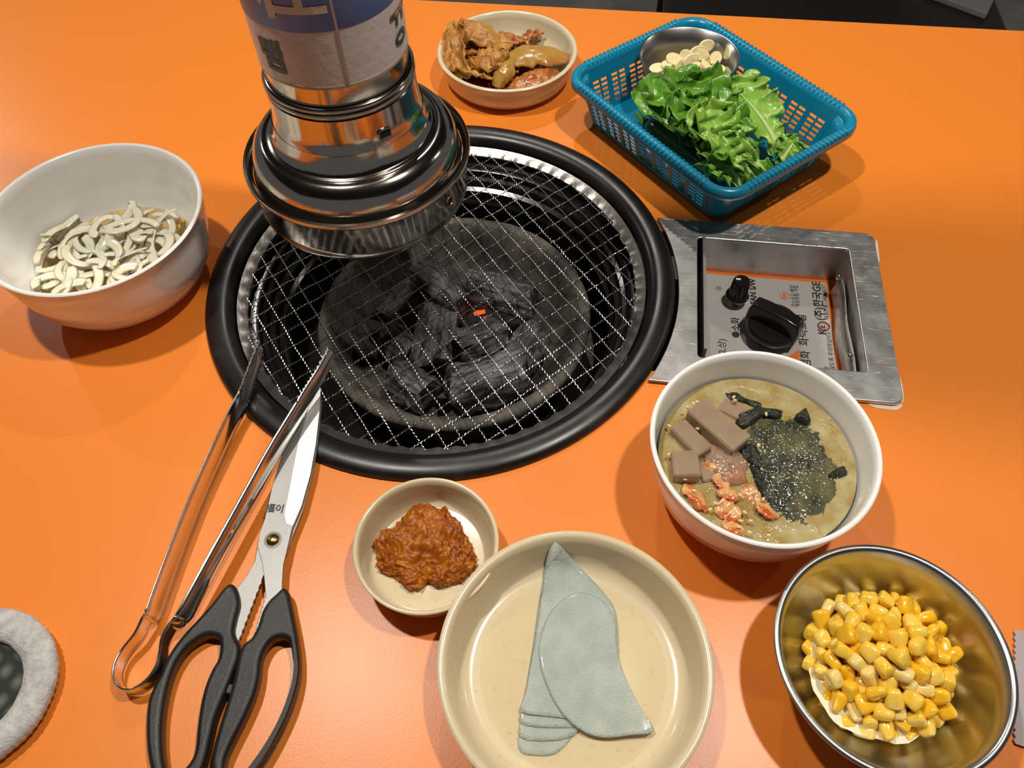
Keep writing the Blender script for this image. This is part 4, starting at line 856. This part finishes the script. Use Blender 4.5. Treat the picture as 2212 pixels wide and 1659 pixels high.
def leaf(pb, pm, pt, zb, zm, zt, w, sd, mt, label, ruf=0.006, fr=4, seed=1.0, cup=0.15):
    zb, zm, zt = zb*0.72, zm*0.78, zt*0.80; b, m_, t = at(*pb, zb), at(*pm, zm), at(*pt, zt); c = (b + m_ + t)/3; th = thing('lettuce_leaf', (c.x, c.y, min(zb, zt) - 0.002), label, 'lettuce', 'lettuce leaves in the teal basket')
    mb = sheet(b, m_, t, w, sd, lprof, ruf*1.05, fr*1.2, seed, cup, 110, 44, 0.10); nv = []
    for v in mb.v:      # keep the leaf inside the basket walls
        x, y, z = v[0] - bc.x, v[1] - bc.y, max(v[2], 0.0075); u_, v_ = x*ca_ + y*sa_, -x*sa_ + y*ca_
        if z < BH + 0.004:
            hh = min(1.0, (z - 0.004)/(0.0585 + DB)); lu, lv = (BL/2 - 0.013)*hh + BL*0.385*(1 - hh), (BW/2 - 0.013)*hh + BW*0.365*(1 - hh); u_, v_ = max(-lu, min(lu, u_)), max(-lv, min(lv, v_))
        nv.append(B(u_, v_, z))
    mb.v = nv; solidify(part('blade', mb, mt, th, auto=None), 0.0005, 0)
    P = [];
    for i in range(15):
        s = i/14*0.82; P.append(b*(1 - s)**2 + m_*2*s*(1 - s) + t*s*s + Vector((0, 0, 0.0007)))
    mb = MB(); mb.tube(P, [0.0030*(1 - 0.85*i/14) for i in range(15)], 8, sy=0.55); part('midrib', mb, 'rib', th)
SDu = side_of(1420, 330, 1600, 200)      # across the bundle
leaf((1640, 400), (1520, 275), (1390, 180), 0.022, 0.060, 0.062, 0.030, SDu, 'lettuce', 'frilly lettuce leaf leaning to the left end of the basket', 0.0065, 4, 1.0)
leaf((1650, 390), (1530, 270), (1430, 165), 0.026, 0.066, 0.072, 0.030, SDu, 'lettuce', 'lettuce leaf whose frill touches the garlic bowl', 0.0065, 4, 2.3)
leaf((1660, 385), (1550, 250), (1490, 165), 0.030, 0.070, 0.080, 0.028, SDu, 'lettuce', 'uppermost dark frilled lettuce leaf in the middle', 0.007, 5, 3.7)
leaf((1615, 395), (1545, 290), (1470, 210), 0.020, 0.066, 0.078, 0.026, SDu, 'lettuce', 'lettuce leaf curling over the front of the bundle', 0.008, 5, 4.1)
leaf((1640, 395), (1565, 310), (1520, 235), 0.024, 0.064, 0.080, 0.024, SDu, 'lettuce_pale', 'bright lettuce leaf drooping in the centre of the bundle', 0.008, 5, 5.9)
leaf((1692, 345), (1655, 245), (1570, 180), 0.030, 0.056, 0.066, 0.027, side_of(1560, 280, 1720, 230), 'lettuce_pale', 'pale green lettuce leaf with a white rib on the right', 0.005, 5, 6.4, 0.1)
leaf((1600, 405), (1580, 345), (1530, 300), 0.022, 0.052, 0.062, 0.022, side_of(1500, 350, 1640, 320), 'lettuce_pale', 'short crinkled lettuce leaf at the front corner of the basket', 0.007, 5, 7.7)
leaf((1680, 360), (1700, 330), (1720, 300), 0.022, 0.036, 0.044, 0.014, side_of(1640, 330, 1730, 330), 'lettuce_pale', 'small lettuce scrap beside the right wall of the basket', 0.004, 4, 8.2)
def pepper(pa, pb, za, zb, r, label):
    za, zb = za*0.85, zb*0.85; a, b = at(*pa, za), at(*pb, zb); t = thing('green_pepper', (a + b)/2 - Vector((0, 0, r)), label, 'pepper', 'green peppers under the lettuce'); P = []; n = 20
    for i in range(n + 1):
        s = i/n; P.append(a.lerp(b, s) + Vector((0, 0, 0.004*math.sin(math.pi*s))))
    rad = [r*min(1, (0.25 + 6*i/n))*(1 - 0.55*(i/n)**2)*(1 if i < n else 0.3) for i in range(n + 1)]
    mb = MB(); mb.tube(P, rad, 16); part('pod', mb, 'pepper', t); mb = MB(); d = (a - b).normalized(); mb.tube([a, a + d*0.007, a + d*0.014 + Vector((0, 0, 0.002))], [0.0042, 0.0022, 0.0018], 8); part('stalk', mb, 'lettuce', t)
pepper((1395, 265), (1545, 385), 0.016, 0.016, 0.010, 'dark green chilli pepper along the near wall of the basket')
pepper((1410, 235), (1545, 345), 0.022, 0.022, 0.011, 'dark green chilli pepper lying just under the lettuce')

# ------------------------------------------------------------------ tongs
def c7(u, v): return (220 + u/1.73, 700 + v/1.73)
def cH(u, v): return (220 + u/3.463, 1180 + v/3.463)
tong_px = [c7(590, 62), c7(560, 130), c7(535, 195), c7(515, 245), c7(470, 330), c7(418, 440), c7(350, 590), c7(280, 760), c7(215, 930), c7(162, 1075), cH(300, 530), cH(240, 650), cH(155, 760), cH(100, 850), cH(80, 940), cH(98, 1018), cH(150, 1065), cH(240, 1058), cH(335, 990), cH(398, 900), cH(425, 810), cH(442, 690), cH(490, 592), cH(548, 515), c7(330, 985), c7(420, 820), c7(520, 640), c7(620, 460), c7(690, 345), c7(735, 272), c7(770, 215), c7(805, 160), c7(843, 88)]
nT = len(tong_px)
def tz(i):
    u = min(i, nT - 1 - i)/((nT - 1)/2); return 0.0160 + 0.0065*min(1, max(0, (0.75 - u)/0.2)) + 0.0085*max(0, 1 - u*2.6) + (0.0065*max(0, min(1, 1.95 - 2.2*u)) if i > nT/2 else 0)
tp = smooth_loop([at(x, y, tz(i)) for i, (x, y) in enumerate(tong_px)], 8, closed=False)
tongs = thing('tongs', (sum((Vector(p) for p in tp), Vector())/len(tp)*1.0).xy.to_3d() + Vector((0, 0, 0.001)), 'long stainless steel tongs lying open across the grill edge', 'tongs')
cen = sum((Vector(p) for p in tp), Vector())/len(tp)
def tong_part(name, i0, i1):
    rows = []; N = len(tp) - 1
    for i in range(i0, i1 + 1):
        p = Vector(tp[i]); t = (Vector(tp[min(i + 1, N)]) - Vector(tp[max(i - 1, 0)])).normalized(); nrm = Vector((t.y, -t.x, 0)).normalized()
        # outward = away from the other arm
        u = min(i, N - i)/(N/2); arm = max(0.0, min(1.0, (0.62 - u)/0.08)); hgt = 0.0210 - 0.008*(1 - arm) - 0.0060*max(0.0, 1 - u/0.24); tip = max(0.0, 1 - u/0.20)
        saw = 0.0011*(abs(((i*0.5) % 1) - 0.5)*4 - 1)*(1 if 0 < tip else 0); hgt = hgt*(1 - 0.35*max(0, 1 - u/0.035)) ; bend = 0.0036*arm; sg = 1
        row = []
        for k in range(9):
            w = k/8; e = saw if k in (0, 8) else 0
            row.append(p + Vector((0, 0, -hgt*w + (e if k == 0 else -e))) + nrm*(sg*bend*math.sin(math.pi*w)))
        rows.append(row)
    o = part(name, MB().grid(rows), 'steel_bright', tongs, auto=None); solidify(o, 0.0009, 0); return o
N_ = len(tp) - 1
tong_part('arm', 0, 9*8); tong_part('spring_bend', 9*8, 23*8); tong_part('arm', 23*8, N_)

# ------------------------------------------------------------------ scissors
sc0 = at(*c7(638, 805), 0.011)
sciss = thing('scissors', (sc0.x, sc0.y, 0.0008), 'kitchen scissors with black handles resting on the grill rim', 'scissors')
def splane(py): return 0.0062 + (1500 - py)/660*0.0022      # gently rising towards the tip
def flat(name, loops, z_off, ext, bev, mt, parent=None, smooth=True, sm=0, holes=0):
    L2 = []
    for lp in loops:
        pts = [at(x, y, splane(y) + z_off) for x, y in lp]
        if sm: pts = smooth_loop(pts, sm)
        L2.append([(p.x, p.y) for p in pts])
    me = outline_mesh(name, L2, ext, bev, 3)
    # tilt the flat outline: rise along the scissors' own length
    d = at(*c7(815, 225), 0.012) - at(*c7(500, 1600), 0.008); d.z = 0; ln = d.length; d.normalize(); b0 = at(*c7(500, 1600), 0.008)
    za, zb = splane(1625) + z_off, splane(830) + z_off; org = ORG[sciss.name]
    for v in me.vertices:
        s = (Vector((v.co.x, v.co.y, 0)) - Vector((b0.x, b0.y, 0))).dot(d)/ln; v.co = Vector((v.co.x, v.co.y, v.co.z + za + (zb - za)*s)) - org
    if smooth: me.polygons.foreach_set('use_smooth', [True]*len(me.polygons)); me.set_sharp_from_angle(angle=R_(50))
    return obj(name, me, mt, parent or sciss)
def saw(p, q, n, amp):
    out = []; p, q = Vector(p), Vector(q); d = q - p; nn = Vector((-d.y, d.x)).normalized()
    for i in range(n): out += [tuple(p + d*((i + 0.1)/n)), tuple(p + d*((i + 0.5)/n) + nn*amp), tuple(p + d*((i + 0.9)/n))]
    return out
b1 = [c7(*p) for p in [(812, 224), (818, 240), (815, 320), (800, 450), (780, 560), (748, 680), (712, 765), (690, 860), (680, 900), (676, 960), (674, 1010), (640, 1080), (578, 1185), (566, 1185)]] + saw(c7(568, 1170), c7(614, 1010), 8, 2.0) + [c7(*p) for p in [(607, 940), (600, 890), (583, 835), (590, 790), (610, 730), (640, 600), (682, 465), (735, 330), (790, 245)]]
flat('blade', [b1], 0.0022, 0.0009, 0.0003, 'steel_blade')
b2 = [c7(*p) for p in [(815, 235), (822, 300), (808, 450), (790, 560), (756, 690), (716, 790), (694, 855), (660, 880), (620, 925), (604, 945)]] + saw(c7(600, 955), c7(516, 1175), 8, -2.0) + [c7(*p) for p in [(512, 1190), (495, 1180), (492, 1020), (515, 980), (545, 940), (573, 890), (583, 835), (640, 640), (700, 430), (790, 250)]]
flat('blade', [b2], -0.0004, 0.0009, 0.0003, 'steel_blade')
bev_ = [c7(*p) for p in [(812, 228), (817, 240), (814, 320), (799, 450), (779, 560), (746, 678), (714, 752), (690, 745), (683, 710), (712, 560), (735, 440), (775, 310), (800, 250)]]
flat('hollow_ground_edge', [bev_], 0.0034, 0.0001, 0.0, 'ground_steel')
hr_o = [cH(*p) for p in [(1360, 328), (1392, 335), (1412, 375), (1425, 440), (1445, 540), (1472, 680), (1490, 840), (1482, 1000), (1440, 1160), (1372, 1330), (1285, 1490), (1185, 1640), (1090, 1750), (960, 1800), (860, 1760), (832, 1659), (842, 1560), (880, 1410), (925, 1260), (962, 1140), (1000, 1000), (1030, 850), (1072, 745), (1130, 700), (1178, 610), (1212, 500), (1262, 420), (1310, 375)]]
hr_i = [cH(*p) for p in [(1235, 775), (1290, 715), (1365, 700), (1415, 735), (1436, 850), (1443, 950), (1418, 1085), (1368, 1235), (1288, 1405), (1198, 1565), (1120, 1665), (1040, 1735), (975, 1740), (935, 1690), (940, 1600), (985, 1490), (1050, 1360), (1110, 1235), (1160, 1110), (1190, 980), (1200, 870)]]
flat('handle', [hr_o, hr_i], 0.0012, 0.0022, 0.0030, 'handle', sm=3)
hl_o = [cH(*p) for p in [(970, 295), (1008, 312), (1033, 375), (1040, 455), (1014, 560), (1000, 650), (1028, 720), (1044, 765), (1036, 850), (1000, 955), (952, 1080), (902, 1200), (862, 1310), (830, 1450), (795, 1600), (740, 1730), (620, 1800), (480, 1790), (400, 1715), (366, 1600), (350, 1450), (350, 1300), (366, 1160), (408, 1055), (450, 975), (490, 880), (545, 780), (625, 675), (722, 570), (830, 450), (920, 332)]]
hl_i = [cH(*p) for p in [(880, 700), (896, 745), (885, 850), (838, 935), (790, 1050), (760, 1165), (740, 1285), (726, 1405), (718, 1500), (695, 1590), (635, 1670), (560, 1705), (505, 1680), (478, 1600), (466, 1450), (470, 1300), (490, 1155), (520, 1025), (562, 905), (632, 795), (720, 722), (805, 684)]]
flat('handle', [hl_o, hl_i], 0.0005, 0.0022, 0.0030, 'handle', sm=3)
nub = [cH(*p) for p in [(935, 1028), (1002, 1035), (985, 1125), (918, 1105)]]; flat('stop_nub', [nub], 0.0012, 0.0012, 0.0012, 'handle')
rv = at(*c7(638, 805), splane(1165) + 0.004); mb = MB(); mb.lathe((rv.x, rv.y, rv.z - 0.0009), [(0, 0.0024), (0.0022, 0.0021), (0.0036, 0.0013), (0.0042, 0.0002), (0.0042, -0.0008), (0, -0.0008)], 40); part('rivet', mb, 'brass', sciss)
mb = MB(); mb.lathe((rv.x, rv.y, rv.z - 0.0008), [(0.0040, 0.0002), (0.0056, 0.0002), (0.0058, -0.0004)], 40); part('washer', mb, 'steel_bright', sciss)
me = text_mesh('福이', 0.0065, 0.0001); q = at(*c7(645, 690), splane(1098) + 0.0037); mb = MB(); an = TH + R_(-90 + 80); an = math.atan2(*( (at(*c7(668, 560), 0.012) - at(*c7(620, 730), 0.012)).yx )) - R_(90)
mb.add([(q.x + v.co.x*math.cos(an) - v.co.y*math.sin(an), q.y + v.co.x*math.sin(an) + v.co.y*math.cos(an), q.z) for v in me.vertices], [tuple(p.vertices) for p in me.polygons]); part('etched_mark', mb, 'print_black', sciss, False)

# ------------------------------------------------------------------ cloth at the lower left, sachet at the right edge
def plaid():
    m = mat('green_plaid', (0.02, 0.03, 0.025, 1), 0.9); nt = m.node_tree; N, L = nt.nodes, nt.links; b = N['Principled BSDF']
    tc = N.new('ShaderNodeTexCoord'); cols = []
    for rot in (0.5, 2.07):
        w = N.new('ShaderNodeTexWave'); w.inputs['Scale'].default_value = 28; w.inputs['Distortion'].default_value = 1.5; mp = N.new('ShaderNodeMapping'); mp.inputs['Rotation'].default_value = (0.3, 0, rot); L.new(tc.outputs['Object'], mp.inputs[0]); L.new(mp.outputs[0], w.inputs['Vector']); cols.append(w)
    mx = N.new('ShaderNodeMath'); mx.operation = 'MULTIPLY'; L.new(cols[0].outputs['Fac'], mx.inputs[0]); L.new(cols[1].outputs['Fac'], mx.inputs[1])
    r = N.new('ShaderNodeValToRGB'); r.color_ramp.elements[0].color = (0.018, 0.026, 0.020, 1); r.color_ramp.elements[1].color = (0.14, 0.13, 0.12, 1); L.new(mx.outputs[0], r.inputs['Fac']); L.new(r.outputs['Color'], b.inputs['Base Color']); return m
M['plaid'] = plaid()
M['cloth'] = mat('grey_cotton', (0.58, 0.57, 0.55, 1), 0.95, var=(0.40, 0.39, 0.375, 1), vscale=160, bump=0.8, bscale=700)
cl = at(-68, 1490, 0.010); cloth = thing('folded_cloth', (cl.x, cl.y, 0), 'light grey cloth cuff with dark green plaid lining at the lower left', 'cloth')
def cw(r, z, a): k = 1 + 0.02*fbm((math.cos(a)*2, math.sin(a)*2, z*40), 1.2) + (0.006*math.cos(a*70) if r > 0.045 else 0); return (r*k, z)
mb = MB(); mb.lathe((cl.x, cl.y, 0), [(0.036, 0.0004), (0.0435, 0.0015), (0.0472, 0.005), (0.0478, 0.0085), (0.0462, 0.0118), (0.0410, 0.0132), (0.0350, 0.0126), (0.0300, 0.0105), (0.0282, 0.0075), (0.0290, 0.0055)], 210, cw); part('hem', mb, 'cloth', cloth, auto=None)
mb = MB(); mb.lathe((cl.x, cl.y, 0), [(0.0300, 0.0062), (0.024, 0.0048), (0.015, 0.004), (0.0005, 0.0038)], 96, cw); part('lining', mb, 'plaid', cloth, auto=None)
a, b = at(2196, 1358, 0.003), at(2196, 1606, 0.003); d = (b - a); n = Vector((-d.y, d.x, 0)).normalized(); n = n if n.x > 0 else -n; zz = 18; L2 = []
for i in range(zz): L2 += [a + d*(i/zz), a + d*((i + 0.5)/zz) - n*0.0011]
L2 += [b, b + n*0.12, a + n*0.12]
M['sachet'] = mat('white_film', (0.42, 0.38, 0.39, 1), 0.25, bump=0.25, bscale=120)
mb = MB(); mb.prism([(p.x, p.y) for p in L2], 0.0016, 0.0022); sach = thing('wet_wipe_sachet', ((a + b)/2 + n*0.06).xy.to_3d(), 'white plastic sachet with serrated edge at the right border', 'sachet'); part('crimped_film', mb, 'sachet', sach, False)
mb = MB(); rows = []
for i in range(13):
    u = i/12; row = []
    for k in range(9):
        t = 2*math.pi*k/8; q = a + d*(0.03 + 0.94*u) ; e = math.sqrt(max(0.02, 1 - (2*u - 1)**4))
        row.append(None)
    rows.append(row)
rows = [[(a + d*(0.02 + 0.96*i/10) + n*(0.012 + 0.096*k/10)) + Vector((0, 0, 0.0022 + 0.004*math.sin(math.pi*i/10)**0.6*math.sin(math.pi*k/10)**0.6 if 0 < i < 10 and 0 < k < 10 else 0.0019)) - Vector((0, 0, a.z)) for k in range(11)] for i in range(11)]
rows2 = [[Vector((p.x, p.y, 0.0005 + 0.0011*(not (0 < i < 10 and 0 < k < 10)))) for k, p in enumerate(r)] for i, r in enumerate(rows)]
mb = MB().grid(rows); mb.grid(rows2); part('pouch', mb, 'sachet', sach)
bpy.context.view_layer.update()
